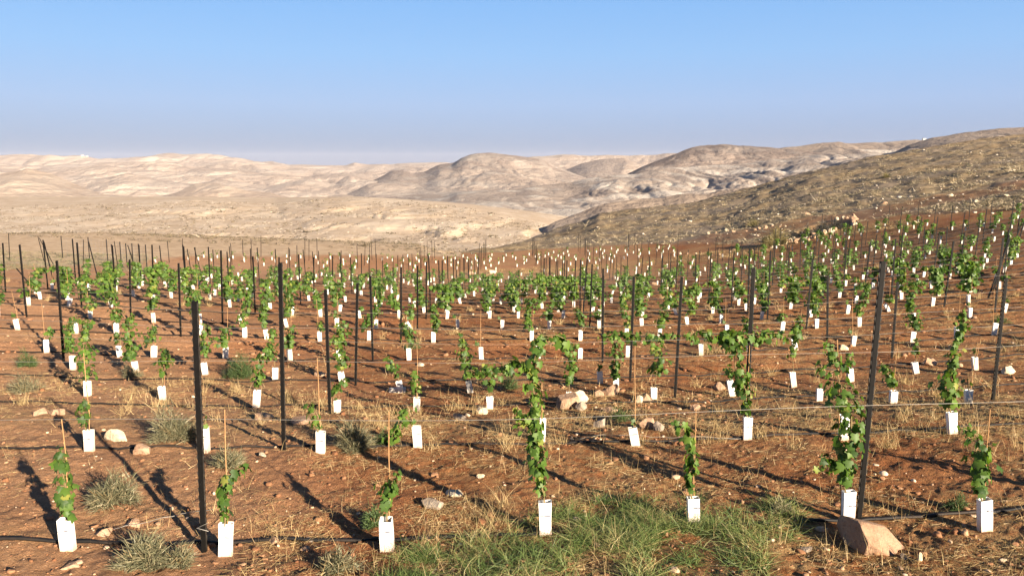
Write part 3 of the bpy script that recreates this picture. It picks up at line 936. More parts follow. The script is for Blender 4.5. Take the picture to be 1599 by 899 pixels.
# ------------------------------------------------------------------ the four nearest rows, vine by vine
# row, sleeve foot, sleeve top, cane path (px, py, half width), stake top, side arms, how the vine looks, sleeve look
NEAR = [
    (1, (107, 858), (101, 804), [(104, 800, 13), (100, 760, 18), (96, 715, 16), (94, 703, 9)], (95, 655), [], 'bright green upright grapevine at the left end of the nearest row', 'white sleeve leaning left'),
    (1, (352, 866), (352, 812), [(351, 808, 10), (348, 775, 13), (352, 750, 15), (368, 735, 14), (386, 727, 10)], (349, 640), [], 'small grapevine arching to the right beside the left steel post', 'white sleeve right of the left steel post'),
    (1, (605, 858), (603, 803), [(602, 800, 11), (603, 775, 15), (610, 755, 16), (624, 738, 10)], (606, 645), [], 'small grapevine leaning right at the edge of the green grass', 'white sleeve at the left edge of the grass patch'),
    (1, (852, 835), (851, 778), [(846, 770, 15), (838, 730, 15), (833, 690, 11), (838, 650, 15), (832, 600, 16), (835, 560, 15), (845, 525, 17)], (847, 600),
     [[(835, 650, 9), (815, 645, 9), (806, 632, 7)], [(832, 575, 9), (805, 562, 10), (784, 570, 8)], [(845, 524, 13), (870, 523, 12), (893, 535, 10)]],
     'tallest slender grapevine climbing to the wires above the grass patch', 'white sleeve standing in the left of the grass patch'),
    (1, (1083, 822), (1082, 771), [(1077, 768, 9), (1075, 745, 14), (1083, 715, 15), (1078, 690, 11), (1066, 668, 13), (1047, 658, 8)], (1089, 640), [], 'grapevine bending left above the right side of the grass patch', 'white sleeve half sunk in the right of the grass patch'),
    (1, (1324, 815), (1325, 761), [(1318, 752, 13), (1322, 720, 25), (1328, 680, 27), (1330, 640, 29), (1312, 600, 27), (1302, 560, 19), (1300, 540, 13)], (1310, 530),
     [[(1312, 722, 12), (1292, 712, 11), (1280, 714, 9)]], 'widest leafy grapevine, against the leaning right-hand steel post', 'white sleeve behind the big pink boulder'),
    (1, (1538, 828), (1537, 773), [(1529, 768, 10), (1530, 740, 18), (1533, 705, 19), (1524, 678, 17), (1500, 668, 11)], (1548, 640), [], 'curling grapevine at the right end of the nearest row', 'white sleeve at the right end of the nearest row'),
    (2, (140, 706), (137, 668), [(131, 664, 9), (129, 640, 11), (131, 628, 9)], (128, 552), [], 'short yellowish grapevine at the left end of the second row', 'white sleeve beside the pale flat stone'),
    (2, (320, 706), (318, 663), [(319, 660, 6), (321, 648, 6)], None, [], 'sparse grapevine half hidden by the left steel post', 'white sleeve half hidden by the left steel post'),
    (2, (501, 710), (501, 669), [(493, 665, 9), (489, 645, 12), (486, 632, 9)], (495, 560), [], 'short grapevine right of the second steel post', 'white sleeve beside the grey-green saltbush'),
    (2, (653, 701), (650, 661), [(640, 658, 10), (628, 655, 13), (622, 650, 13), (640, 638, 9)], None, [[(622, 660, 11), (608, 690, 9)]], 'grapevine flopping left over its sleeve, above the lone nearest-row vine', 'white sleeve with a flopping vine in the second row'),
    (2, (845, 692), (846, 650), [(846, 646, 8), (848, 630, 9)], None, [], 'small grapevine behind the tallest slender vine', 'white sleeve behind the tallest slender vine'),
    (2, (993, 697), (987, 663), [(988, 660, 4), (989, 654, 3)], (992, 540), [], 'bare grapevine with hardly a leaf beside a tall bamboo stake', 'flattened grey-white sleeve leaning left below the rocks'),
    (2, (1167, 687), (1168, 647), [(1166, 643, 15), (1164, 610, 17), (1150, 575, 18), (1146, 545, 19), (1135, 522, 13)], (1172, 540),
     [[(1146, 525, 11), (1175, 521, 10), (1212, 520, 9), (1250, 524, 7)], [(1140, 522, 11), (1100, 518, 10), (1066, 522, 9)]], 'tall leafy grapevine spreading both ways along the wire by a post', 'tall white sleeve at the foot of the right-of-middle steel post'),
    (2, (1317, 686), (1318, 642), [(1318, 638, 8), (1316, 620, 8)], None, [], 'grapevine hidden behind the widest leafy vine', 'white sleeve glimpsed through the widest leafy vine'),
    (2, (1487, 680), (1487, 640), [(1482, 636, 15), (1480, 605, 19), (1488, 570, 17), (1492, 540, 13), (1505, 505, 11), (1503, 488, 8)], (1490, 540), [], 'tall round-leaved grapevine climbing above the right end of the second row', 'white sleeve under the tall vine near the right edge'),
    (3, (137, 619), (136, 592), [(136, 590, 12), (131, 560, 15), (130, 530, 13), (136, 500, 13)], None, [], 'tall grapevine at the left end of the third row', 'white sleeve at the left end of the third row'),
    (3, (255, 624), (252, 601), [(253, 585, 13), (257, 562, 14), (256, 545, 10)], (253, 545), [], 'bushy short grapevine above the wide white sleeve', 'wide white sleeve standing before dry stubble'),
    (3, (400, 637), (402, 606), [(402, 600, 9), (404, 580, 12), (402, 560, 11)], None, [], 'grapevine left of the second steel post in the third row', 'white sleeve left of the second steel post'),
    (3, (527, 646), (527, 626), [(520, 620, 13), (528, 605, 14), (538, 592, 11)], None, [], 'low bushy grapevine right of the rust-footed steel post', 'white sleeve right of the rust-footed steel post'),
    (3, (651, 643), (651, 618), [(650, 614, 11), (650, 598, 13), (647, 583, 10)], (651, 540), [], 'short grapevine round a bamboo stake in the middle of the third row', 'white sleeve under the short staked vine of the third row'),
    (3, (765, 642), (765, 618), [(766, 606, 10), (768, 585, 15), (762, 572, 15)], None, [[(768, 578, 10), (790, 572, 10), (806, 560, 8)], [(762, 575, 10), (728, 579, 8)]], 'grapevine spreading low to both sides left of the tallest vine', 'white sleeve left of the tallest slender vine'),
    (3, (889, 632), (889, 612), [(889, 600, 11), (893, 570, 15), (893, 540, 13)], None, [[(893, 538, 10), (872, 525, 9)]], 'drooping grapevine above the pale rocks', 'sleeve hidden behind the pale rocks'),
    (3, (1021, 624), (1021, 606), [(1025, 585, 17), (1028, 555, 19), (1020, 530, 17)], None, [[(1020, 525, 11), (980, 520, 10), (938, 524, 10)], [(1025, 525, 9), (1052, 520, 8)]], 'thick grapevine with a long leafy arm along the wire, left of a black post', 'white sleeve left of the middle black post'),
    (3, (1144, 620), (1139, 590), [(1140, 588, 8), (1138, 575, 8)], None, [], 'small grapevine behind the vine that spreads both ways', 'white sleeve leaning behind the vine that spreads both ways'),
    (3, (1279, 627), (1281, 606), [(1280, 604, 4), (1281, 598, 3)], None, [], 'leafless young grapevine left of the widest vine', 'white sleeve tilted right, left of the widest vine'),
    (3, (1394, 630), (1396, 608), [(1393, 600, 10), (1388, 585, 12), (1380, 568, 11)], (1403, 540), [], 'short dark grapevine right of the leaning steel post', 'white sleeve right of the leaning steel post'),
    (3, (1512, 632), (1513, 606), [(1512, 600, 7), (1510, 590, 6)], (1528, 535), [], 'small grapevine just right of the tall round-leaved vine', 'white sleeve just right of the tall round-leaved vine'),
    (4, (114, 576), (112, 553), [(108, 550, 10), (107, 525, 12), (112, 495, 10)], None, [], 'slim tall grapevine by the left black post of the fourth row', 'white sleeve by the left black post of the fourth row'),
    (4, (213, 582), (209, 563), [(203, 560, 11), (203, 535, 13), (200, 505, 11), (206, 492, 8)], None, [], 'tall loose grapevine leaning over its tilted sleeve, fourth row', 'tilted white sleeve with a loose tall vine'),
    (4, (321, 586), (318, 564), [(320, 555, 12), (319, 530, 13), (320, 505, 11)], None, [], 'tall grapevine behind the top of the left steel post', 'tapered white sleeve behind the left steel post'),
    (4, (430, 594), (430, 572), [(428, 565, 10), (420, 545, 12), (426, 515, 10)], None, [[(418, 550, 11), (404, 560, 11)]], 'spreading grapevine left of the second steel post, fourth row', 'white sleeve touching the second steel post'),
    (4, (535, 598), (532, 580), [(535, 575, 11), (532, 550, 12), (528, 535, 9), (518, 532, 8)], None, [], 'upright grapevine bending left at its tip, middle left', 'short white sleeve under the vine with a bent tip'),
    (4, (627, 612), (622, 592), [(620, 588, 9), (613, 572, 11), (606, 558, 8)], None, [], 'grapevine leaning left over a fallen bent sleeve', 'bent white sleeve leaning beside a flat one on the ground'),
    (4, (735, 612), (731, 592), [(732, 588, 11), (727, 560, 13), (722, 535, 11), (718, 520, 9)], None, [], 'tall dense grapevine left of the low spreading vine', 'grey weathered sleeve under a tall dense vine'),
    (4, (938, 600), (936, 578), [(936, 576, 5), (938, 568, 4)], None, [], 'nearly bare grapevine above the pink round rock', 'white sleeve just above the pink round rock'),
    (4, (962, 604), (962, 592), [(962, 592, 9), (961, 560, 12), (962, 535, 13)], None, [], 'narrow hanging grapevine right of the pink round rock', 'sleeve behind the pink round rock'),
    (4, (1240, 602), (1237, 578), [(1238, 560, 9), (1236, 540, 9)], None, [], 'small dark grapevine above an upright sleeve, right of middle', 'upright white sleeve right of the vine that spreads both ways'),
    (4, (1329, 594), (1327, 572), [(1329, 568, 8), (1325, 552, 8)], None, [], 'small grapevine behind the top of the widest vine', 'white sleeve behind the top of the widest vine'),
    (4, (1431, 584), (1428, 563), [(1430, 557, 8), (1433, 530, 9)], None, [], 'thin upright grapevine before the scattered pink rocks', 'white sleeve before the scattered pink rocks'),
    (4, (1523, 577), (1521, 554), [(1522, 552, 4), (1522, 545, 3)], (1531, 535), [], 'bare grapevine left of the right-hand black post', 'tilted white sleeve left of the right-hand black post'),
]
near_x = {}
for i, (row, f, tp, path, stk, arms, vl, sl) in enumerate(NEAR):
    x, y, z = hit(*f)
    near_x.setdefault(row, []).append(x)
    r = np.random.default_rng(100 + i)
    tx, tz = at_depth(*tp, y)
    hh = max(0.12, tz - z)
    hs = float(np.clip(hh * 0.95, 0.2, 0.30)) / 0.28
    old = 'grey' in sl
    rowname = {1: 'sleeves of the nearest vine row', 2: 'sleeves of the second vine row', 3: 'sleeves of the third vine row', 4: 'sleeves of the fourth vine row'}[row]
    place_sleeve(x, y, z, r.uniform(-0.07, 0.07), (r.normal(0, .03), math.atan2(tx - x, hh)), hs, sl, rowname, old=old, marked=row <= 3, k=i)
    pxm = y / ray(*f)[1] / FPX                     # metres per pixel here

    def loc(pts):
        out = []
        for (px, py, hw) in pts:
            qx, qz = at_depth(px, py, y)
            out.append((qx - x, qz - z, hw * pxm))
        return out
    lp = loc(path)
    lp = [(a_, b_, c_ * r.uniform(0.62, 1.0)) for a_, b_, c_ in lp]
    ms = vine_meshes(lp, r, leaf=0.066, dens=1.2 if len(path) > 2 else 0.7, arms=[loc(a) for a in arms])
    add_vine(ms, (x, y, z), 0, (1, 1, 1), vl, 'grapevines of the four nearest rows')
    if stk:
        qx, qz = at_depth(*stk, y)
        sx0 = x + 0.25 * (qx - x)
        place_stake(sx0, y + 0.025, z, qz - z, (r.normal(0, .01), math.atan2(qx - sx0, qz - z)),
                    'bamboo stake of the ' + vl if len(vl.split()) < 13 else 'bamboo stake of the ' + ' '.join(vl.split()[:12]), 'bamboo stakes of the nearest rows', k=i)
# the flat sleeve lying on the ground beside the bent one
x, y, z = hit(617, 611)
o = link('vine_sleeve', SLEEVES_OLD[0], loc=(x - 0.1, y, z + 0.03), rot=(0.15, math.pi / 2 - 0.05, 0.1))
tag(o, 'flat white sleeve lying on the ground beside a bent one', 'vine sleeve', 'sleeves of the fourth vine row')
sleeves_done.append(o)

# ------------------------------------------------------------------ all rows behind, on the same 1.2 m grid
EDGE1 = [(-400, 447), (0, 447), (100, 447), (200, 436), (300, 432), (500, 430), (717, 432), (949, 419), (1040, 410), (1172, 394), (1288, 366), (1400, 347), (1599, 340), (2000, 335)]
B2_FAR = [(225, 405), (350, 401), (500, 400), (690, 402), (800, 398), (1016, 386), (1060, 382)]
B2_NEAR = [(225, 411), (300, 416), (500, 423), (717, 424), (900, 415), (1060, 402)]


def interp(px, pts):
    return np.interp(px, [p[0] for p in pts], [p[1] for p in pts])


def in_block(x, y):
    z = ground_big(np.float64(x), np.float64(y))[0]
    px, py = to_px(x, y, z)
    if py >= interp(px, EDGE1):
        return 1, px, py
    if 225 < px < 1060 and interp(px, B2_FAR) <= py <= interp(px, B2_NEAR):
        return 2, px, py
    return 0, px, py


cand = []
rr = random.Random(11)
row_span = {}
for ri, y0 in enumerate(ROWS):
    row = ri + 1
    kmax = int(0.95 * (y0 + 8) / 1.2) + 2
    for k in range(-kmax, kmax + 1):
        x = -2.2 + 1.21 * k + rr.gauss(0, 0.15) + (0 if row < 6 else 0.35 * math.sin(row * 2.4))
        y = y0 + ROW_SLOPE * x + rr.gauss(0, 0.05)
        q = rr.random()
        if y < 4.5:
            continue
        b, px, py = in_block(x, y)
        if not b or px < -60 or px > 1599 + (260 if y < 26 else 40):
            continue
        if row <= 4 and -40 < px < 1625 and min(abs(x - v) for v in near_x[row]) < 0.75:
            continue
        if row <= 4 and px > 0 and px < 1599:
            continue
        if q < (0.07 if row < 12 else 0.28):
            continue
        cand.append((y, x, row, b, px, py))
        lo, hi = row_span.get(row, (1e9, -1e9))
        row_span[row] = (min(lo, x), max(hi, x))
cand.sort()
counts = {}
per_row = {}
for c in cand:
    if 0 <= c[4] <= 1599:
        per_row.setdefault(c[2], []).append(c)
for k in per_row:
    per_row[k].sort(key=lambda c: c[4])

# prototypes for them
PROTO = {}
for kind, n in (('tall', 6), ('mid', 6), ('short', 4), ('tiny', 2)):
    for full in (True, False):
        L = []
        for i in range(n):
            r = np.random.default_rng(hash((len(kind), i, full)) % 9999)
            z0 = 0.30
            top = {'tall': r.uniform(0.95, 1.15), 'mid': r.uniform(0.62, 0.85), 'short': r.uniform(0.45, 0.55), 'tiny': 0.38}[kind]
            n_ = {'tall': 6, 'mid': 4, 'short': 3, 'tiny': 2}[kind]
            zs = np.linspace(z0, top, n_)
            xs = np.cumsum(r.normal(0, 0.05, n_))
            rad = {'tall': 0.115, 'mid': 0.105, 'short': 0.09, 'tiny': 0.05}[kind] * (1.0 if full else 1.15)
            path = [(xs[j], zs[j], rad * r.uniform(0.5, 1.35)) for j in range(n_)]
            arms = []
            if kind == 'tall':
                for sg in (-1, 1):
                    if r.uniform() < 0.6:
                        a = r.uniform(0.15, 0.5) * sg
                        arms.append([(xs[-1], 1.0, 0.07), (xs[-1] + a * 0.5, 1.02, 0.075), (xs[-1] + a, 0.96, 0.06)])
            L.append(vine_meshes(path, r, leaf=0.07 if full else 0.115, dens=(1.2 if kind != 'tiny' else 0.5), arms=arms, full=full))
        PROTO[kind, full] = L

LOOK = {'tall': 'tall leafy', 'mid': 'medium green', 'short': 'short', 'tiny': 'nearly leafless'}
distant = []
n_ind = len(NEAR) + 1
for j, (y, x, row, b, px, py) in enumerate(cand):
    inside = 0 <= px <= 1599
    if b == 2 or n_ind >= 296:
        distant.append((x, y, px))
        continue
    n_ind += 1
    z = float(ground_z(x, y))
    full = y < 21.5
    r = random.Random(500 + j)
    q = r.random()
    bushy = 0.74 if px < 1150 else 0.5
    kind = 'tall' if q < bushy * 0.66 else 'mid' if q < bushy else 'short' if q < 0.82 else 'tiny'
    if row == 5:
        kind = 'mid' if q < 0.4 else 'short' if q < 0.75 else 'tiny'
    if inside:
        pos = per_row[row].index((y, x, row, b, px, py)) + 1
        where = 'leftmost in the %s vine row' % ORD[row] if pos == 1 else '%s from the left in the %s vine row' % (ordinal(pos), ORD[row])
    else:
        where = 'just past the picture edge in the %s vine row' % ORD[row]
    grp = 'of the %s vine row' % ORD[row]
    place_sleeve(x, y, z, r.uniform(-0.3, 0.3), (r.gauss(0, .05), r.gauss(0, .07) if r.random() > 0.08 else r.gauss(0, .28)), r.uniform(0.86, 1.04),
                 'white carton sleeve, ' + where, 'sleeves ' + grp, old=r.random() < 0.04, k=r.randrange(12))
    ms = r.choice(PROTO[kind, full])
    add_vine(ms, (x, y, z), r.uniform(-0.35, 0.35) + (math.pi if r.random() < 0.5 else 0), (r.uniform(1.0, 1.3) * (1.12 if y > 20 else 1.0),) * 2 + (r.uniform(.95, 1.1),), '%s grapevine, %s' % (LOOK[kind], where), 'grapevines ' + grp)
    if r.random() < 0.6:
        place_stake(x + r.uniform(-.05, .05), y + 0.03, z, r.uniform(0.85, 1.12), (r.gauss(0, .02), r.gauss(0, .035)), 'thin bamboo stake beside the vine ' + where, 'bamboo stakes ' + grp, k=r.randrange(5))

# everything farther off than the 300 nearest
Pv, Nv, Sv = [], [], []
sv = MB()
base = np.array([v.co[:] for v in SLEEVES[0].vertices])
bf = [tuple(p.vertices) for p in SLEEVES[0].polygons]
r = np.random.default_rng(77)
for (x, y, px) in distant:
    z = float(ground_z(x, y))
    an = r.normal(0, .3)
    tl = r.normal(0, .08)
    V = base.copy()
    V = np.stack([V[:, 0] * math.cos(an) - V[:, 1] * math.sin(an) + V[:, 2] * tl, V[:, 0] * math.sin(an) + V[:, 1] * math.cos(an), V[:, 2] * r.uniform(.92, 1.12)], 1)
    sv.add(V + np.array([x, y, z - .012]), bf)
    far2 = y > 58 and px < 1060
    top = (r.uniform(0.4, 0.7) if r.uniform() < 0.4 else r.uniform(0.7, 1.1)) if not far2 else r.uniform(0.35, 0.75)
    nl = int((92 if not far2 else 18) * (top - 0.2))
    if r.uniform() < 0.2:
        nl = 2
    for _ in range(nl):
        q = r.normal(0, 0.095, 3)
        Pv.append((x + q[0] * 1.2, y + q[1], z + r.uniform(0.3, top)))
        Nv.append(q + np.array([0, -0.03, 0.06]))
        Sv.append(r.uniform(0.11, 0.18))
V, F, idx = leaves(np.array(Pv), np.array(Nv), np.array(Sv), r, False)
tag(link('distant_grapevines', mesh('distant_grapevines', V, F, M_LEAF, {'tint': np.clip(r.normal(0.5, 0.22, len(Pv)), 0, 1)[idx]})),
    'hundreds of small green grapevines in the farthest rows of the vineyard', 'grapevines', kind='stuff')
tag(link('distant_vine_sleeves', sv.mesh('distant_vine_sleeves', M_CARTON_OLD)), 'hundreds of tiny white sleeves in the farthest vineyard rows', 'vine sleeves', kind='stuff')

# ------------------------------------------------------------------ steel posts
def post(x, y, z, h, tilt, label, group, parts=True):
    root = link('trellis_post', None, loc=(x, y, z), rot=(tilt[0], tilt[1], 0)) if parts else link('trellis_post', POST_FAR, loc=(x, y, z), rot=(tilt[0], tilt[1], 0))
    if parts:
        a = link('channel', POST_NEAR[0], root)
        link('hook_edge', POST_NEAR[1], root)
        link('hook_edge', POST_NEAR[2], root)
        root.scale = (1, 1, h / 1.95)
    else:
        root.scale = (1, 1, h / 1.95)
    tag(root, label, 'post', group)
    return root


POST_NEAR = (channel_mesh(1.95), hook_edge_mesh(1.95, -1), hook_edge_mesh(1.95, 1))
POST_FAR = channel_mesh(1.95, 0.040, 0.032)
POSTS = [
    (1, (318, 860), (303, 470), 'tall black steel post standing left in the nearest row'),
    (1, (1342, 812), (1380, 408), 'black notched steel post leaning right behind the big boulder'),
    (2, (443, 706), (437, 410), 'black steel post left of middle in the second row'),
    (2, (1164, 686), (1177, 418), 'black steel post leaning right among spreading vine leaves'),
    (3, (515, 648), (508, 452), 'steel post with a rust-brown foot, third row left of middle'),
    (3, (1054, 622), (1065, 432), 'thick black steel post in the middle of the third row'),
    (3, (1551, 626), (1572, 434), 'black steel post leaning right near the right edge, third row'),
    (4, (99, 564), (88, 407), 'black steel post at the left side of the fourth row'),
    (4, (555, 602), (558, 443), 'steel post behind the rust-footed one, fourth row'),
    (4, (984, 595), (990, 432), 'steel post rising from the leafy arm of the middle vine'),
    (4, (1393, 560), (1402, 440), 'thin black steel post right of the big leaning one'),
    (5, (204, 499), (202, 405), 'black steel post at the left of the fifth row'),
    (5, (582, 562), (578, 431), 'steel post left of middle in the fifth row'),
    (5, (941, 565), (942, 430), 'steel post in the middle of the fifth row'),
    (5, (1292, 532), (1293, 430), 'thin steel post at the right of the fifth row'),
]
for row, f, tp, lab in POSTS:
    x, y, z = hit(*f)
    tx, tz = at_depth(*tp, y)
    post(x, y, z, tz - z, (0.0, math.atan2(tx - x, tz - z)), lab, 'trellis posts of the five nearest rows')
rr = random.Random(5)
plist = []
for ri, y0 in enumerate(ROWS):
    row = ri + 1
    for k in range(-20, 21):
        x = -2.75 + 5.08 * k + rr.gauss(0, 0.12)
        y = y0 + ROW_SLOPE * x + rr.gauss(0, 0.05)
        if y < 4.5:
            continue
        b, px, py = in_block(x, y)
        if not b or px < -30 or px > 1640 + (250 if y < 14 else 0):
            continue
        if row <= 5 and 0 <= px <= 1599:
            continue
        plist.append((row, x, y, px))
for row in sorted(set(p[0] for p in plist)):
    ps = sorted([p for p in plist if p[0] == row], key=lambda p: p[3])
    n = 0
    for (_, x, y, px) in ps:
        inside = 0 <= px <= 1599
        n += inside
        name = ordinal(row) if row > 1 else 'nearest'
        if inside and y < 62:
            lab = 'dark steel post, %s from the left in the %s vine row' % (ordinal(n), name) if n > 1 else 'dark steel post, leftmost of the %s vine row' % name
        elif inside:
            lab = 'thin dark post in the %s row, beyond the dirt track' % name
        else:
            lab = 'dark post just past the picture edge, %s vine row' % name
        post(x, y, float(ground_z(x, y)), rr.uniform(1.75, 2.0), (rr.gauss(0, .015), rr.gauss(0.012, .022)), lab, 'trellis posts of the %s vine row' % name, parts=y < 20)
# end posts that lean out, and their struts
LEAN = [((15, 407), (13, 364), 'thin upright post at the far left edge before the plateau'),
        ((69, 409), (59, 369), 'upper of the two leaning end posts at the far left'),
        ((84, 414), (61, 371), 'strut crossing the leaning end posts at the far left'),
        ((85, 446), (68, 377), 'long leaning end post at the left end of a row'),
        ((130, 416), (130, 374), 'straight thin post before the grey netting'),
        ((154, 440), (138, 377), 'leaning end post left of the netting corner'),
        ((184, 418), (178, 376), 'leaning post standing inside the grey netting'),
        ((216, 433), (199, 382), 'long leaning end post at the right end of the netting'),
        ((46, 443), (25, 418), 'low slanting strut left of the leftmost tall post'),
        ((116, 438), (97, 415), 'low slanting strut behind the second black post from the left'),
        ((182, 438), (171, 424), 'short slanting strut below the netting'),
        ((240, 438), (228, 418), 'slanting strut just right of the netting'),
        ((300, 436), (292, 388), 'leaning end post right of the netting, by bare soil'),
        ((315, 430), (303, 386), 'second leaning end post right of the netting'),
        ((1543, 466), (1578, 372), 'long leaning end post at the right edge, lowest of the bundle'),
        ((1552, 452), (1577, 366), 'leaning strut close behind the lowest right-hand end post'),
        ((1583, 404), (1600, 346), 'upper leaning end post at the right edge'),
        ((1573, 412), (1594, 352), 'leaning post between the two bundles at the right edge')]
for f, tp, lab in LEAN:
    x, y, z = hit(*f)
    tx, tz = at_depth(*tp, y)
    h = math.hypot(tx - x, tz - z)
    post(x, y, z - 0.02, h, (0.0, math.atan2(tx - x, tz - z)), lab, 'leaning end posts', parts=False)

# ------------------------------------------------------------------ wires and drip hoses, one of each along every row
for ri, y0 in enumerate(ROWS[:18]):
    row = ri + 1
    xs = np.arange(-0.9 * (y0 + 3), 0.9 * (y0 + 3), 0.4)
    ys = y0 + ROW_SLOPE * xs
    ok = []
    for x, y in zip(xs, ys):
        b, px, py = in_block(x, y) if y > 4 else (0, 0, 0)
        ok.append(b == 1 and -120 < px < 1800)
    ok = np.array(ok)
    if ok.sum() < 4:
        continue
    xs, ys = xs[ok], ys[ok]
    zs = z_field(xs, ys)
    ph = (xs + 2.75) / 5.08
    sag = 0.035 * (1 - np.cos(2 * np.pi * ph)) / 2
    rad = 0.0017 if row <= 3 else 0.0022
    name = 'nearest' if row == 1 else ordinal(row)
    m_ = MB().add(*tube(np.stack([xs, ys + 0.04, zs + 1.0 - sag], 1), rad, 5))
    tag(link('trellis_wire', m_.mesh('trellis_wire', M_WIRE)), 'pale wire stretched a metre up along the %s vine row' % name, 'wire', 'trellis wires')
    x2 = np.arange(xs[0], xs[-1], 0.12)
    y2 = y0 + ROW_SLOPE * x2 + 0.10 + 0.05 * fbm(x2 / 1.4 + row * 7, x2 * 0 + row, 2)
    z2 = np.array(ground_z(x2, y2)) + 0.012 + 0.018 * np.maximum(0, fbm(x2 / 0.9 + row, x2 * 0 + 3 * row, 2))
    m_ = MB().add(*tube(np.stack([x2, y2, z2], 1), 0.0135 if row < 4 else 0.015, 6))
    tag(link('drip_hose', m_.mesh('drip_hose', M_HOSE, smooth=True)), 'black drip irrigation hose lying along the %s vine row' % name, 'hose', 'drip hoses')
# loose thin wires near the ground in the first two rows
for (a, b_, sgx, lab) in (((160, 838), (330, 802), 8, 'loose pale wire curving over the soil left of the first post'),
                          ((905, 690), (1165, 688), -6, 'loose thin wire lying beside the second drip hose')):
    p0, p1 = np.array(hit(*a)), np.array(hit(*b_))
    t = np.linspace(0, 1, 24)[:, None]
    P = p0 * (1 - t) + p1 * t
    P[:, 1] += 0.05 * np.sin(np.pi * t[:, 0] * 2.3)
    P[:, 2] = ground_z(P[:, 0], P[:, 1]) + 0.015 + 0.05 * np.abs(np.sin(np.pi * t[:, 0] * 1.0))
    tag(link('loose_wire', MB().add(*tube(P, 0.0026, 5)).mesh('loose_wire', M_WIRE)), lab, 'wire', 'loose wires')
# small wire hook on the first post
x, y, z = hit(318, 860)
hx, hz_ = at_depth(317, 820, y)
hk = MB().add(*tube([(0.05, -.02, 0.035), (-0.03, -.03, 0.0), (0.05, -.02, -0.03)], 0.003, 5)).mesh('wire_hook', M_WIRE)
tag(link('wire_hook', hk, loc=(hx, y - 0.01, hz_)), 'small bent pale wire hooked round the foot of the left post', 'hook')

# ------------------------------------------------------------------ rocks
def ico(sub=2):
    import bmesh
    bm = bmesh.new()
    bmesh.ops.create_icosphere(bm, subdivisions=sub, radius=1)
    V = np.array([v.co[:] for v in bm.verts])
    F = [tuple(v.index for v in f.verts) for f in bm.faces]
    bm.free()
    return V, F


ICO3, ICO2, ICO1 = ico(4), ico(3), ico(2)


def rock_shape(seed, src=None, cuts=9, rough=0.09):
    V, F = src or ICO2
    r = np.random.default_rng(seed)
    V = V.copy()
    for _ in range(cuts * 2):
        n = r.normal(0, 1, 3)
        n /= np.linalg.norm(n)
        d = r.uniform(0.42, 0.8)
        o = np.maximum(0, V @ n - d)
        V -= o[:, None] * n
    V *= (1 + rough * fbm(V[:, 0] * 2.2 + seed, V[:, 1] * 2.2 + V[:, 2] * 1.7, 4))[:, None]
    ext = np.abs(V).max(0)
    return V / ext, F


def rock(px, py, wpx, hpx, label, m=None, dep=0.8, seed=None, rot=None, group='loose rocks in the vineyard', sink=0.42, src=None, cuts=9):
    x, y, z = hit(px, py)
    s = y / ray(px, py)[1] / FPX
    sd_ = seed if seed is not None else int(px * 7 + py)
    V, F = rock_shape(sd_, src, cuts)
    wd, hh = wpx * s * 0.92, hpx * s * 0.95
    V = V * np.array([wd / 2, wd * dep / 2, hh * 0.62])
    o = link('rock', mesh('rock', V, F, m or M_ROCK), loc=(x, y + wd * dep * 0.3, z + hh * (0.62 - sink) * 0.75), rot=(0, 0, rot if rot is not None else random.Random(sd_).uniform(-.4, .4)))
    tag(o, label, 'rock', group)
    return o


# the big boulder by the right post
x, y, z = hit(1374, 862)
V = ICO3[0].copy()
for n, d in (((-0.97, -0.22, -0.05), 0.50), ((0.42, -0.52, 0.74), 0.40), ((-0.05, 0.45, 0.9), 0.50), ((0.1, -0.98, -0.1), 0.78), ((0.95, -0.1, 0.2), 0.86), ((0.2, 0.95, 0.2), 0.6), ((-0.6, 0.1, 0.78), 0.72), ((0.75, 0.2, 0.6), 0.62)):
    n = np.array(n)
    n = n / np.linalg.norm(n)
    V -= np.maximum(0, V @ n - d)[:, None] * n
V *= (1 + 0.06 * fbm(V[:, 0] * 2.5, V[:, 1] * 2.5 + V[:, 2] * 2, 5))[:, None]
V = (0.86 * V + 0.14 * ICO3[0] * 0.62) * np.array([0.295, 0.27, 0.175])
o = link('boulder', mesh('boulder', V, ICO3[1], M_BOULDER, smooth=True), loc=(x + 0.0, y + 0.16, z + 0.05), rot=(0.0, 0.24, -0.12))
tag(o, 'big pink boulder with a grey shaded face beside the right post', 'boulder')
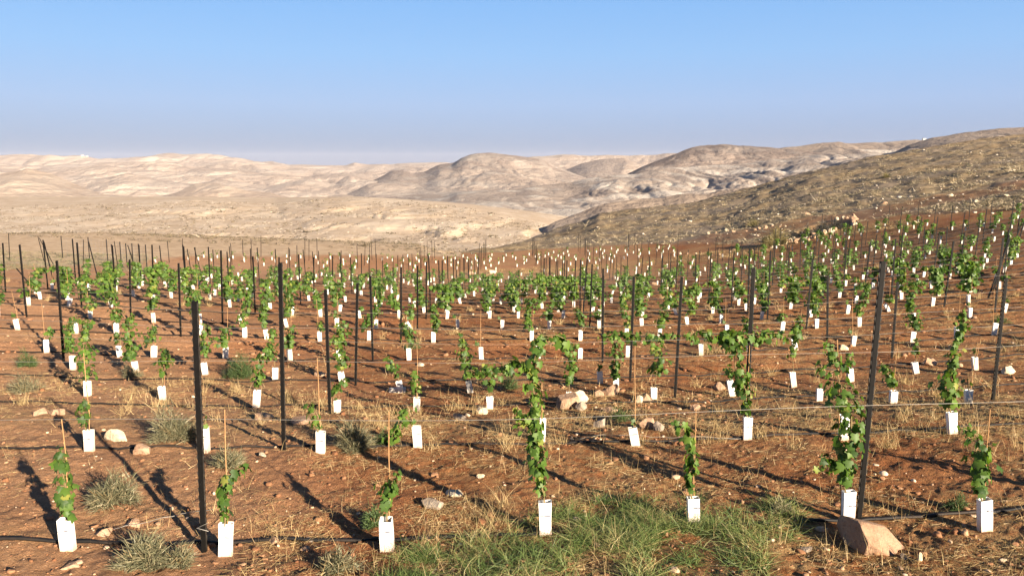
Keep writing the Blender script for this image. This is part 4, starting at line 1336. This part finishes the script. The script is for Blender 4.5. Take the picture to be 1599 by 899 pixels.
for a in [
    (178, 690, 46, 24, 'long pale flat rock beside a sleeve at the left', M_ROCKPALE, 0.5),
    (205, 822, 36, 17, 'brown wedge rock between the two left vines', M_ROCK),
    (160, 838, 32, 13, 'flat brown rock right of the leftmost sleeve', M_ROCK),
    (108, 889, 30, 10, 'flat pink rock at the bottom left edge', M_ROCK),
    (222, 712, 34, 20, 'brown lumpy rock below the left drip hose', M_ROCK),
    (672, 792, 48, 20, 'grey flat slab right of the small leaning vine', M_ROCKGREY),
    (708, 774, 34, 13, 'pale pink slab touching the grey slab', M_ROCKPALE),
    (427, 850, 22, 13, 'small pink rock above the front drip hose', M_ROCK),
    (484, 845, 20, 10, 'small grey rock left of the middle front vine', M_ROCKGREY),
    (476, 860, 18, 8, 'small flat pink rock resting by the front drip hose', M_ROCK),
    (410, 717, 18, 8, 'small round pale rock left of the second post', M_ROCKPALE),
    (750, 338 + 410, 14, 8, 'small pale pebble-like rock in the bare soil, middle left', M_ROCKPALE),
    (882, 640, 52, 40, 'large brown rock half buried in straw in the middle', M_ROCK, 0.7),
    (905, 632, 34, 28, 'split cream-white rock leaning on the large brown rock', M_ROCKPALE, 0.6),
    (908, 642, 22, 18, 'small grey-brown rock in front of the cream rock', M_ROCKGREY),
    (956, 617, 34, 24, 'rounded pink rock below a bare sleeve', M_ROCK),
    (936, 618, 22, 14, 'small pink rock left of the rounded pink rock', M_ROCK),
    (998, 632, 14, 17, 'small cream rock in front of a stake', M_ROCKPALE),
    (1010, 628, 26, 18, 'pink rock right of the stake in the middle', M_ROCK),
    (1010, 672, 30, 24, 'slanting brown rock behind the flattened sleeve', M_ROCK),
    (1030, 676, 20, 20, 'narrow pale rock right of the slanting brown rock', M_ROCKGREY),
    (938, 668, 24, 20, 'grey rock left of the flattened sleeve', M_ROCKGREY),
    (955, 645, 30, 10, 'flat pink rock between the pink rocks and the wire', M_ROCK),
    (1087, 640, 20, 13, 'pink rock right of the thick black post', M_ROCK),
    (1126, 608, 22, 16, 'pink rock beneath the spreading vine', M_ROCK),
    (1320, 546, 18, 11, 'tan rock below the big leaning post', M_ROCKPALE),
    (1298, 588, 13, 11, 'tan rock among the leaves of the widest vine', M_ROCK),
    (1455, 572, 26, 15, 'pink rock heap piece right of the thin upright vine', M_ROCK),
    (1578, 584, 30, 16, 'pale pink rock near the right edge by a post', M_ROCKPALE),
    (1437, 878, 12, 18, 'small upright pale rock right of the big boulder', M_ROCKPALE),
    (1416, 872, 18, 13, 'small grey rock touching the boulder at its right', M_ROCKGREY),
    (1260, 858, 20, 12, 'small grey rock left of the big boulder', M_ROCKGREY),
    (60, 652, 28, 12, 'tan flat rock at the left below the third row', M_ROCK),
    (85, 653, 30, 14, 'wide tan rock just right of the tan flat rock', M_ROCK),
    (412, 655, 34, 14, 'brown rock left of the second post foot', M_ROCK),
    (470, 662, 46, 10, 'long flat brown rock right of the second post', M_ROCK),
    (500, 588, 20, 12, 'brown rock beneath the third-row post', M_ROCK),
    (716, 655, 28, 16, 'grey rock in dry straw left of the tallest vine', M_ROCKGREY),
    (750, 648, 24, 14, 'pale rock in dry straw just beyond the grey one', M_ROCKPALE),
    (657, 570, 16, 8, 'small pale rock in the middle distance, left', M_ROCKPALE),
    (1392, 596, 14, 10, 'small tan rock behind the short dark vine', M_ROCK),
    (1022, 446, 12, 8, 'twin pink rocks in the far rows, middle', M_ROCK),
    (734, 428, 14, 9, 'far tan boulder on the dirt track, left one', M_ROCK),
    (770, 427, 13, 9, 'far tan boulder on the dirt track, right one', M_ROCKPALE),
    (1261, 335, 14, 9, 'tan boulder above the dark hollow', M_ROCK),
    (1382, 319, 14, 8, 'tan boulder at the left end of the red track', M_ROCK),
    (1484, 308, 12, 7, 'tan boulder on the red track', M_ROCKPALE),
    (1570, 307, 22, 6, 'long white flat boulder on the red track', M_ROCKPALE),
    (1524, 316, 14, 6, 'tan flat boulder below the red track', M_ROCKPALE),
    (1431, 348, 11, 4, 'flat pale boulder at the top of the vineyard', M_ROCKPALE),
    (1583, 272, 9, 4, 'small white boulder high on the right hillside', M_ROCKPALE),
]:
    rock(*a[:5], m=a[5], dep=a[6] if len(a) > 6 else 0.8, group='loose rocks in the vineyard' if a[1] > 400 else 'boulders on the hillside')
# the rough stone bank beside the hollow
rr = random.Random(8)
for (pts, n, sz, lab) in (([(1060, 399), (1120, 397), (1190, 391), (1222, 385)], 16, (3, 6), 'small pale stone in the low end of the stone bank'),
                          ([(1226, 381), (1262, 374), (1290, 364), (1322, 352)], 34, (6, 12), 'pale stone in the high part of the bank by the dark hollow'),
                          ([(1300, 346), (1335, 342), (1335, 350)], 7, (8, 14), 'big pale stone at the upper end of the bank'),
                          ([(1100, 366), (1180, 358), (1230, 352)], 12, (4, 8), 'pinkish stone strewn above the olive bush')):
    p = np.array(pts, float)
    for i in range(n):
        f = (i + rr.random()) / n * (len(p) - 1)
        k = min(int(f), len(p) - 2)
        q = p[k] * (1 - (f - k)) + p[k + 1] * (f - k)
        wpx = rr.uniform(*sz)
        rock(q[0], q[1] + rr.uniform(-2.5, 2.5), wpx, wpx * rr.uniform(0.6, 0.95), lab, m=rr.choice([M_ROCKPALE, M_ROCK, M_ROCK]), seed=rr.randrange(9999), group=lab.replace('small pale stone', 'stones').replace('pale stone', 'stones').replace('big stones', 'stones').replace('pinkish stone', 'stones'), src=ICO1)


# ------------------------------------------------------------------ bushes
def bush(px, py, wpx, hpx, n, m, label, name='saltbush', seed=0, twig=0.6, cat='bush', wid=0.006, group=None):
    x, y, z = hit(px, py)
    s = y / ray(px, py)[1] / FPX
    wd, hh = wpx * s, hpx * s
    r = np.random.default_rng(seed)
    ph = r.uniform(0, 2 * np.pi, n)
    lump = 0.72 + 0.3 * np.sin(ph * 3 + seed) + 0.22 * np.sin(ph * 5 + seed * 2.7) * r.uniform(0.3, 1, n)
    lean = 1 + 0.35 * np.sin(ph + seed * 1.9)
    rad = np.sqrt(r.uniform(0, 1, n)) * lump
    el = r.uniform(0.15, 1.0, n)
    B = np.stack([np.cos(ph) * rad * wd * 0.42, np.sin(ph) * rad * wd * 0.36, hh * el * np.sqrt(np.clip(1 - 0.75 * rad ** 2, 0.05, 1)) * lean * r.uniform(0.1, 0.95, n)], 1)
    Dn = B / np.array([wd * .5, wd * .5, hh]) + r.normal(0, 0.55, (n, 3)) + np.array([0, 0, 0.35])
    Ln = r.uniform(0.3, 1.3, n) * (1 + (r.uniform(size=n) < 0.06) * 0.9) * hh * twig * 0.55
    V, F, idx = blades(B, Dn, Ln, np.full(n, wid) * r.uniform(0.6, 1.5, n), r, 0.25, 2)
    t = np.clip(r.normal(0.5, 0.25, n), 0, 1)
    root = link(name, None, loc=(x, y + wd * 0.3, z - 0.01))
    tag(root, label, cat, group)
    link('foliage', mesh('bush_foliage', V, F, m, {'tint': t[idx]}), root)
    mb = MB()
    for k in range(7):
        a = r.uniform(0, 2 * np.pi)
        mb.add(*tube([(0, 0, -.02), (math.cos(a) * wd * .15, math.sin(a) * wd * .15, hh * .3), (math.cos(a) * wd * .33, math.sin(a) * wd * .3, hh * .6)], [0.008, 0.005, 0.003], 4))
    link('branches', mb.mesh('bush_branches', M_STEM), root)
    return root


G = 'dry bushes between the rows'
bush(160, 798, 100, 50, 2600, M_SALT, 'grey-green saltbush right of the leftmost vine', seed=1, group=G)
bush(262, 698, 95, 50, 2400, M_SALT, 'wide grey-green saltbush left of the left steel post', seed=2, group=G)
bush(215, 895, 100, 50, 2400, M_SALT, 'grey-green saltbush at the bottom left by the front hose', seed=3, group=G)
bush(272, 892, 60, 36, 1200, M_SALT, 'small saltbush just left of the left post foot', seed=4, group=G)
bush(352, 742, 62, 34, 1300, M_SALT, 'pale dry saltbush behind the arching vine', seed=5, group=G)
bush(550, 710, 72, 46, 2200, M_SALT, 'round saltbush right of a second-row sleeve', seed=6, group=G)
bush(520, 904, 74, 34, 1500, M_SALT, 'low saltbush at the bottom edge left of the grass', seed=7, group=G)
bush(582, 826, 44, 36, 1100, M_GREENBUSH, 'small blue-green bush behind the middle front sleeve', 'green_bush', seed=8, group=G)
bush(38, 575, 36, 24, 1200, M_GREENBUSH, 'round dark green bush at the left edge', 'green_bush', seed=9, group=G)
bush(371, 592, 50, 38, 1800, M_GREENBUSH, 'dense dark green bush right of the left post', 'green_bush', seed=10, group=G)
bush(597, 700, 36, 26, 1000, M_GREENBUSH, 'dark green bush by the flopping vine', 'green_bush', seed=11, group=G)
bush(795, 610, 36, 26, 900, M_GREENBUSH, 'dark shaded bush left of the tallest vine', 'green_bush', seed=12, group=G)
bush(972, 660, 46, 22, 900, M_GREENBUSH, 'low green weed before the pink rocks', 'green_bush', seed=13, group=G)
bush(1500, 800, 40, 26, 900, M_GREENBUSH, 'low green weed left of the rightmost sleeve', 'green_bush', seed=14, group=G)
bush(1224, 812, 46, 26, 900, M_SALT, 'small pale weed left of the boulder sleeve', seed=15, group=G)
bush(1570, 505, 34, 14, 700, M_GREENBUSH, 'low green bush near the right edge behind a post', 'green_bush', seed=16, group=G)
bush(410, 485, 18, 15, 500, M_GREENBUSH, 'small dark bush between the fourth-row posts', 'green_bush', seed=17, group=G)
bush(28, 615, 60, 30, 1200, M_SALT, 'dry grey weed under the round dark green bush', seed=18, group=G)
bush(200, 590, 40, 20, 900, M_SALT, 'dry grey weed by the tilted sleeve', seed=19, group=G)
bush(640, 545, 36, 14, 800, M_GREENBUSH, 'low dark green weed in the middle distance', 'green_bush', seed=20, group=G)
bush(1213, 385, 58, 27, 2600, M_OLIVE, 'big rounded olive-brown bush before the dark hollow', 'olive_bush', seed=21, wid=0.03, twig=0.5)
bush(1180, 352, 26, 13, 900, M_OLIVE, 'smaller olive bush up the slope from the big one', 'olive_bush', seed=22, wid=0.03)
bush(1386, 277, 13, 8, 500, M_OLIVE, 'lone yellow-green bush on the open hillside', 'olive_bush', seed=23, wid=0.05)

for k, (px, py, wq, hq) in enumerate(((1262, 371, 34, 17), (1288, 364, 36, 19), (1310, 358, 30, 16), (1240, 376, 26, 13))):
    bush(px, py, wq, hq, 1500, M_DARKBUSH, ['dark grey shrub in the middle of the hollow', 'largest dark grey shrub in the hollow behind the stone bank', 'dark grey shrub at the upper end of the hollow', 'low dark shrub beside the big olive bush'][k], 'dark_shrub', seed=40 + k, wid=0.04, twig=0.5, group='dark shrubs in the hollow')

# ------------------------------------------------------------------ grass, straw, gravel, scrub (uncountable)
def scatter_px(n, poly, r, jit=0):
    """random ground points whose image falls in a convex-ish pixel polygon"""
    poly = np.array(poly, float)
    x0, y0 = poly.min(0)
    x1, y1 = poly.max(0)
    q = r.uniform((x0, y0), (x1, y1), (n * 3, 2))
    ins = np.zeros(len(q), bool)
    j = len(poly) - 1
    for i in range(len(poly)):
        c = ((poly[i, 1] > q[:, 1]) != (poly[j, 1] > q[:, 1])) & (q[:, 0] < (poly[j, 0] - poly[i, 0]) * (q[:, 1] - poly[i, 1]) / (poly[j, 1] - poly[i, 1] + 1e-9) + poly[i, 0])
        ins ^= c
        j = i
    return q[ins][:n]


def ground_at(q):
    """vectorised hit(): pixel points -> world"""
    a = (q[:, 0] - CX) / FPX
    b = (CY - q[:, 1]) / FPX
    dy, dz = ct + b * st, -st + b * ct
    lo, hi = np.full(len(q), 2.0), np.full(len(q), 2.0)
    y = np.full(len(q), 2.0)
    done = np.zeros(len(q), bool)
    for yy in np.concatenate([np.arange(2, 30, 0.25), np.arange(30, 200, 1.0)]):
        d = dz * yy / dy - ground_big(a * yy / dy, np.full(len(q), yy))[0]
        new = (~done) & (d < 0)
        lo[new] = yy - (0.25 if yy <= 30 else 1.0)
        hi[new] = yy
        done |= new
    for _ in range(12):
        mid = (lo + hi) / 2
        d = dz * mid / dy - ground_big(a * mid / dy, mid)[0]
        hi = np.where(d < 0, mid, hi)
        lo = np.where(d < 0, lo, mid)
    x = a * hi / dy
    return x, hi, done


r = np.random.default_rng(21)
# green grass patch
q = np.concatenate([scatter_px(5000, [(640, 925), (660, 868), (720, 838), (850, 806), (905, 782), (1080, 778), (1150, 800), (1195, 850), (1205, 925)], r),
                    scatter_px(2600, [(880, 850), (920, 785), (1090, 785), (1130, 830), (1060, 870)], r),
                    scatter_px(900, [(560, 925), (640, 860), (690, 850), (680, 925)], r),
                    scatter_px(700, [(1170, 840), (1200, 790), (1260, 800), (1240, 850)], r)])
x, y, ok = ground_at(q)
x, y = x[ok], y[ok]
keep = 1.7 * fbm(x / 0.4, y / 0.4, 3) + 0.03 > r.uniform(-0.35, 0.45, len(x))
x, y = x[keep], y[keep]
n = len(x)
k3 = 4
B = np.repeat(np.stack([x, y, ground_z(x, y)], 1), k3, 0) + r.normal(0, 0.018, (n * k3, 3)) * np.array([1, 1, 0])
Dn = np.stack([r.normal(0, 0.95, n * k3), r.normal(0, 0.95, n * k3), np.abs(r.normal(0.7, 0.4, n * k3))], 1)
Ln = r.uniform(0.06, 0.21, n * k3)
V, F, idx = blades(B, Dn, Ln, r.uniform(0.0025, 0.006, n * k3), r, 0.35, 3)
patch = np.clip(0.5 + 0.6 * fbm(B[:, 0] / 0.5, B[:, 1] / 0.5, 2) + r.normal(0, 0.2, n * k3), 0, 1)
tag(link('grass', mesh('grass', V, F, M_GRASS, {'tint': patch[idx]})), 'patch of green grass across the bottom middle', 'grass', kind='stuff')

# dry straw: standing stubble and litter
q = np.concatenate([scatter_px(5200, [(-20, 640), (-20, 575), (300, 590), (620, 640), (1000, 610), (1300, 600), (1620, 620), (1620, 690), (1200, 680), (900, 690), (640, 700), (400, 655), (200, 640)], r),
                    scatter_px(4200, [(380, 925), (400, 700), (800, 690), (1620, 690), (1620, 925)], r),
                    scatter_px(4200, [(400, 690), (500, 500), (1620, 440), (1620, 690)], r),
                    scatter_px(350, [(-20, 860), (-20, 640), (420, 660), (420, 860)], r),
                    scatter_px(500, [(640, 800), (760, 700), (960, 700), (980, 790), (860, 820)], r)])
x, y, ok = ground_at(q)
x, y = x[ok], y[ok]
keep = 1.5 * fbm(x / 0.9 + 3, y / 0.9, 3) - 0.02 > r.uniform(-0.3, 0.3, len(x))
x, y = x[keep], y[keep]
n = len(x)
B = np.repeat(np.stack([x, y, ground_z(x, y) + 0.004], 1), 9, 0)
B[:, :2] += r.normal(0, 0.09, (len(B), 2))
B[:, 2] = ground_z(B[:, 0], B[:, 1]) + 0.005
stand = r.uniform(size=len(B)) < 0.09
Dn = np.where(stand[:, None], np.stack([r.normal(0, 0.3, len(B)), r.normal(0, 0.3, len(B)), np.ones(len(B))], 1),
              np.stack([r.normal(0, 1, len(B)), r.normal(0, 1, len(B)), np.abs(r.normal(0, 0.12, len(B)))], 1))
Ln = np.where(stand, r.uniform(0.05, 0.2, len(B)), r.uniform(0.03, 0.12, len(B)))
wd = r.uniform(0.0018, 0.004, len(B)) * np.clip(B[:, 1] / 8, 1, 2.4)
V, F, idx = blades(B, Dn, Ln, wd, r, 0.12, 2)
tag(link('dry_straw', mesh('dry_straw', V, F, M_STRAW, {'tint': np.clip(r.normal(0.5, 0.27, len(B)), 0, 1)[idx]})), 'dry straw and stubble strewn between the vine rows', 'straw', kind='stuff')

# tufts of dry grass
q = scatter_px(105, [(-20, 640), (-20, 590), (300, 596), (640, 640), (1000, 600), (1600, 560), (1600, 720), (1100, 700), (700, 720), (350, 660)], r)
q = np.concatenate([q, scatter_px(8, [(640, 880), (660, 820), (790, 780), (800, 830)], r), scatter_px(160, [(0, 470), (0, 430), (500, 440), (1599, 380), (1599, 560), (900, 560)], r)])
x, y, ok = ground_at(q)
x, y = x[ok], y[ok]
m_ = 40
B = np.repeat(np.stack([x, y, ground_z(x, y)], 1), m_, 0) + r.normal(0, 0.05, (len(x) * m_, 3)) * np.array([1, 1, 0])
Dn = np.stack([r.normal(0, 0.45, len(B)), r.normal(0, 0.45, len(B)), np.ones(len(B))], 1)
V, F, idx = blades(B, Dn, r.uniform(0.08, 0.3, len(B)), r.uniform(0.002, 0.0045, len(B)) * np.clip(B[:, 1] / 9, 1, 3), r, 0.2, 2)
tag(link('dry_grass', mesh('dry_grass', V, F, M_STRAW, {'tint': np.clip(r.normal(0.6, 0.25, len(B)), 0, 1)[idx]})), 'tufts of yellow dry grass among the vine rows', 'grass', kind='stuff')

# clods and gravel
q = np.concatenate([scatter_px(2900, [(-20, 925), (-20, 560), (1620, 560), (1620, 925)], r), scatter_px(1500, [(-20, 560), (-20, 440), (1620, 400), (1620, 560)], r), scatter_px(500, [(900, 700), (800, 600), (1150, 600), (1100, 700)], r)])
x, y, ok = ground_at(q)
x, y = x[ok], y[ok]
SH = [rock_shape(i, ico(2), 14, 0.12) for i in range(5)]
Vs, Fs, tn = [], [], []
base_i = 0
szs = np.clip(r.lognormal(-4.6, 0.65, len(x)), 0.005, 0.045) * np.clip(y / 9, 1, 2.0)
zz = ground_z(x, y)
f0 = np.array(SH[0][1])
for i in range(len(x)):
    v = SH[i % 5][0] * szs[i] * np.array([1, r.uniform(.6, 1), r.uniform(.4, .8)])
    a = r.uniform(0, 6.28)
    v = np.stack([v[:, 0] * math.cos(a) - v[:, 1] * math.sin(a), v[:, 0] * math.sin(a) + v[:, 1] * math.cos(a), v[:, 2]], 1)
    Vs.append(v + np.array([x[i], y[i], zz[i] + szs[i] * 0.12]))
    Fs.append(f0 + base_i)
    base_i += len(v)
    tn.append(np.full(len(v), r.uniform()))
M_GRAVEL, nt, b = mat('gravel', 0.95, 0.1)
nt.links.new(ramp(nt, attr(nt, 'tint'), [(0.0, (0.18, 0.08, 0.04)), (0.72, (0.29, 0.155, 0.085)), (0.84, (0.37, 0.24, 0.15)), (0.95, (0.52, 0.38, 0.26)), (1.0, (0.6, 0.49, 0.36))]), b.inputs['Base Color'])
bump(nt, b, noise(nt, 40, 4, 0.7, coords(nt)), 0.5, 0.01)
tag(link('gravel', mesh('gravel', np.concatenate(Vs), np.concatenate(Fs), M_GRAVEL, {'tint': np.concatenate(tn)})), 'small stones and clods scattered over the red soil', 'gravel', kind='stuff')


def tufts(x, y, z, size, r, nb=12, m=None, name='scrub', label='', width=0.12):
    n = len(x)
    B = np.repeat(np.stack([x, y, z], 1), nb, 0)
    S_ = np.repeat(size, nb)
    B += np.stack([r.normal(0, .4, n * nb) * S_, r.normal(0, .4, n * nb) * S_, np.zeros(n * nb)], 1)
    Dn = np.stack([r.normal(0, .9, n * nb), r.normal(0, .9, n * nb), np.abs(r.normal(.7, .4, n * nb))], 1)
    V, F, idx = blades(B, Dn, S_ * r.uniform(.5, 1.1, n * nb), S_ * width, r, .3, 2)
    t = np.clip(np.repeat(r.beta(1.6, 1.6, n), nb) + r.normal(0, .12, n * nb), 0, 1)
    tag(link(name, mesh(name, V, F, m, {'tint': t[idx]})), label, 'scrub', kind='stuff')


# scrub on the near hillside
q = scatter_px(8000, [(700, 402), (790, 384), (868, 357), (935, 335), (1003, 326), (1070, 319), (1171, 295), (1259, 270), (1353, 247), (1441, 232), (1620, 208), (1620, 338), (1400, 342), (1288, 355), (1172, 384), (1060, 382), (840, 394)], r)
x, y, ok = ground_at(q)
ok &= (ground_big(x, y)[1] > 0.02)
pp = q[ok]
x, y = x[ok], y[ok]
tr = poly_dist(pp[:, 0], pp[:, 1], trackpts)
hollow = np.zeros(len(x), bool)
for (hx_, hy_, rx, ry, _) in PITS:
    hollow |= ((x - hx_) / rx) ** 2 + ((y - hy_) / ry) ** 2 < 1
k = ((tr > 8) | (r.uniform(size=len(x)) < 0.15)) & (~hollow) & (fbm(x / 7, y / 7, 3) + 0.45 > r.uniform(-.2, .6, len(x)))
x, y = x[k], y[k]
tufts(x, y, ground_z(x, y), r.lognormal(-1.25, 0.42, len(x)), r, 12, M_SCRUB, 'hillside_scrub', 'dry grass tufts and low grey shrubs covering the near hillside', 0.10)
q = np.concatenate([scatter_px(800, [(1040, 403), (1172, 387), (1288, 361), (1420, 343), (1420, 355), (1288, 373), (1172, 399), (1040, 411)], r), scatter_px(200, [(720, 434), (720, 424), (949, 413), (1040, 404), (1040, 410), (949, 421)], r)])
x, y, ok = ground_at(q)
x, y = x[ok], y[ok]
tufts(x, y, ground_z(x, y), r.uniform(0.15, 0.42, len(x)), r, 14, M_STRAW, 'golden_grass', 'golden dry grass along the bank at the top edge of the vineyard', 0.05)
q = scatter_px(1100, [(700, 402), (868, 358), (1003, 327), (1171, 296), (1353, 249), (1441, 234), (1620, 210), (1620, 330), (1400, 338), (1288, 350), (1172, 380), (1060, 381), (840, 393)], r)
x, y, ok = ground_at(q)
k = ok & (fbm(x / 11 + 4, y / 11, 3) > r.uniform(-.1, .45, len(x)))
x, y = x[k], y[k]
tufts(x, y, ground_z(x, y), r.lognormal(-1.05, 0.4, len(x)), r, 16, M_DARKBUSH, 'dark_hillside_scrub', 'low dark grey shrubs clustered on the near hillside', 0.09)
# stones among the scrub
q = scatter_px(230, [(850, 380), (1003, 330), (1259, 275), (1441, 236), (1620, 212), (1620, 335), (1400, 340), (1172, 380), (1000, 384)], r)
x, y, ok = ground_at(q)
x, y = x[ok], y[ok]
Vs, Fs, tn = [], [], []
base_i = 0
zz = ground_z(x, y)
for i in range(len(x)):
    v = SH[i % 5][0] * r.lognormal(-2.5, 0.5) * np.array([1.2, .9, .7])
    Vs.append(v + np.array([x[i], y[i], zz[i] + .05]))
    Fs.append(f0 + base_i)
    base_i += len(v)
    tn.append(np.full(len(v), r.uniform(.55, .92)))
tag(link('hillside_stones', mesh('hillside_stones', np.concatenate(Vs), np.concatenate(Fs), M_STONES, {'tint': np.concatenate(tn)})), 'pale stones strewn over the scrubby hillside', 'stones', kind='stuff')

# scrub and stones on the plateau, and on the waste ground at the vineyard's far left edge
us_, Db_, Dc_, PX_, PY_, PZ_ = plat
nvv = 230
ii = r.integers(20, nvv - 1, 24000)
jj = r.integers(1, PX_.shape[1] - 1, 24000)
a_, b_ = r.uniform(size=24000), r.uniform(size=24000)


def bil(A):
    return A[ii, jj] * (1 - a_) * (1 - b_) + A[ii + 1, jj] * a_ * (1 - b_) + A[ii, jj + 1] * (1 - a_) * b_ + A[ii + 1, jj + 1] * a_ * b_


x, y, z = bil(PX_), bil(PY_), bil(PZ_)
k = (np.abs(x / y) < 0.9) & (fbm(x / 25, y / 25, 3) + 0.5 > r.uniform(0, 1, len(x)))
x, y, z = x[k], y[k], z[k]
h_ = len(x) * 4 // 5
tufts(x[:h_], y[:h_], z[:h_] - .05, r.lognormal(-0.85, 0.4, h_), r, 8, M_DARKSCRUB, 'plateau_scrub', 'countless small dark shrubs dotting the pale plateau', 0.3)
Vs, Fs, tn = [], [], []
base_i = 0
for i in range(h_, len(x)):
    v = SH[i % 5][0] * r.uniform(0.10, 0.30) * np.array([1.5, .9, .5])
    Vs.append(v + np.array([x[i], y[i], z[i]]))
    Fs.append(f0 + base_i)
    base_i += len(v)
    tn.append(np.full(len(v), r.uniform(.66, .9)))
tag(link('plateau_stones', mesh('plateau_stones', np.concatenate(Vs), np.concatenate(Fs), M_STONES, {'tint': np.concatenate(tn)})), 'countless pale stones lying on the plateau', 'stones', kind='stuff')
uu_, yy = r.uniform(-0.8, -0.05, 4200), r.uniform(83, 128, 4200)
xx_ = uu_ * yy
k = fbm(xx_ / 9, yy / 5, 3) + 0.35 > r.uniform(0, .8, 4200)
xx_, yy = xx_[k], yy[k]
tufts(xx_, yy, ground_z(xx_, yy), r.lognormal(-1.35, 0.4, len(xx_)), r, 8, M_DARKSCRUB, 'edge_scrub', 'small dark shrubs on the stony ground beyond the vineyard', 0.22)
q = scatter_px(900, [(-20, 425), (-20, 392), (235, 398), (235, 425), (120, 418)], r)
x, y, ok = ground_at(q)
x, y = x[ok], y[ok]
tufts(x, y, ground_z(x, y), r.uniform(0.12, 0.4, len(x)), r, 12, M_SALT, 'wasteland_scrub', 'dry grey weeds along the far left edge of the vineyard', 0.06)

# ------------------------------------------------------------------ grey netting fence at the far left corner
fence = link('netting_fence', None, loc=hit(100, 404))
tag(fence, 'thin grey wire netting fence round the far left corner of the vineyard', 'fence')
o0 = np.array(fence.location)
line = [np.array(hit(px, py)) for px, py in ((98, 403), (140, 406), (186, 412), (232, 424))]
mb = MB()
seg = []
for p0, p1 in zip(line[:-1], line[1:]):
    n = max(2, int(np.linalg.norm(p1 - p0) / 0.45))
    seg += [p0 + (p1 - p0) * k / n for k in range(n)]
seg.append(line[-1])
P = np.array(seg)
P[:, 2] = ground_z(P[:, 0], P[:, 1])
for kz in range(6):
    mb.add(*tube(P - o0 + np.array([0, 0, 0.15 + 0.3 * kz]), 0.006, 3))
for p in P[::1]:
    mb.add(*tube([p - o0 + np.array([0, 0, .05]), p - o0 + np.array([0, 0, 1.68])], 0.005, 3))
link('netting', mb.mesh('netting', M_NET), fence)
for k in range(0, len(P), 5):
    link('fence_post', MB().add(*tube([P[k] - o0 + np.array([0, 0, -.2]), P[k] - o0 + np.array([0.02, 0, 1.85])], 0.035, 6)).mesh('fence_post', M_POST), fence)

# ------------------------------------------------------------------ tiny far buildings on the skyline
def building(px, py, D, wpx, hpx, label):
    a, dy, dz = ray(px, py)
    x, z = a * D / dy, dz * D / dy
    s = D / dy / FPX
    wd, hh = wpx * s, hpx * s
    root = link('building', None, loc=(x, D, z - hh * 0.3))
    tag(root, label, 'building')
    link('wall', MB().box(-wd / 2, wd / 2, -wd * .3, wd * .3, -hh * .6, hh * 0.9).mesh('wall', M_WALL), root)
    link('roof', MB().box(-wd * .54, wd * .54, -wd * .34, wd * .34, hh * 0.9 + .01, hh * 1.02).mesh('roof', M_WALL), root)
    for k in (-1, 1):
        link('window', MB().box(k * wd * .25 - wd * .07, k * wd * .25 + wd * .07, -wd * .3 - .05, -wd * .3 - .003, hh * .3, hh * .62).mesh('window', M_PANE), root)


building(1443, 217.5, 890, 5, 1.8, 'tiny pale house on the ridge above the right hillside')
building(129, 243, 2590, 4, 1.4, 'tiny white building on the far left skyline, left one')
building(136, 244, 2590, 3, 1.2, 'tiny white building on the far left skyline, right one')
print('SLEEVES', len(sleeves_done), 'STAKES', len(stakes_done), 'DISTANT', len(distant), 'POSTS', len(plist) + len(POSTS) + len(LEAN), 'OBJ', len(S.objects))
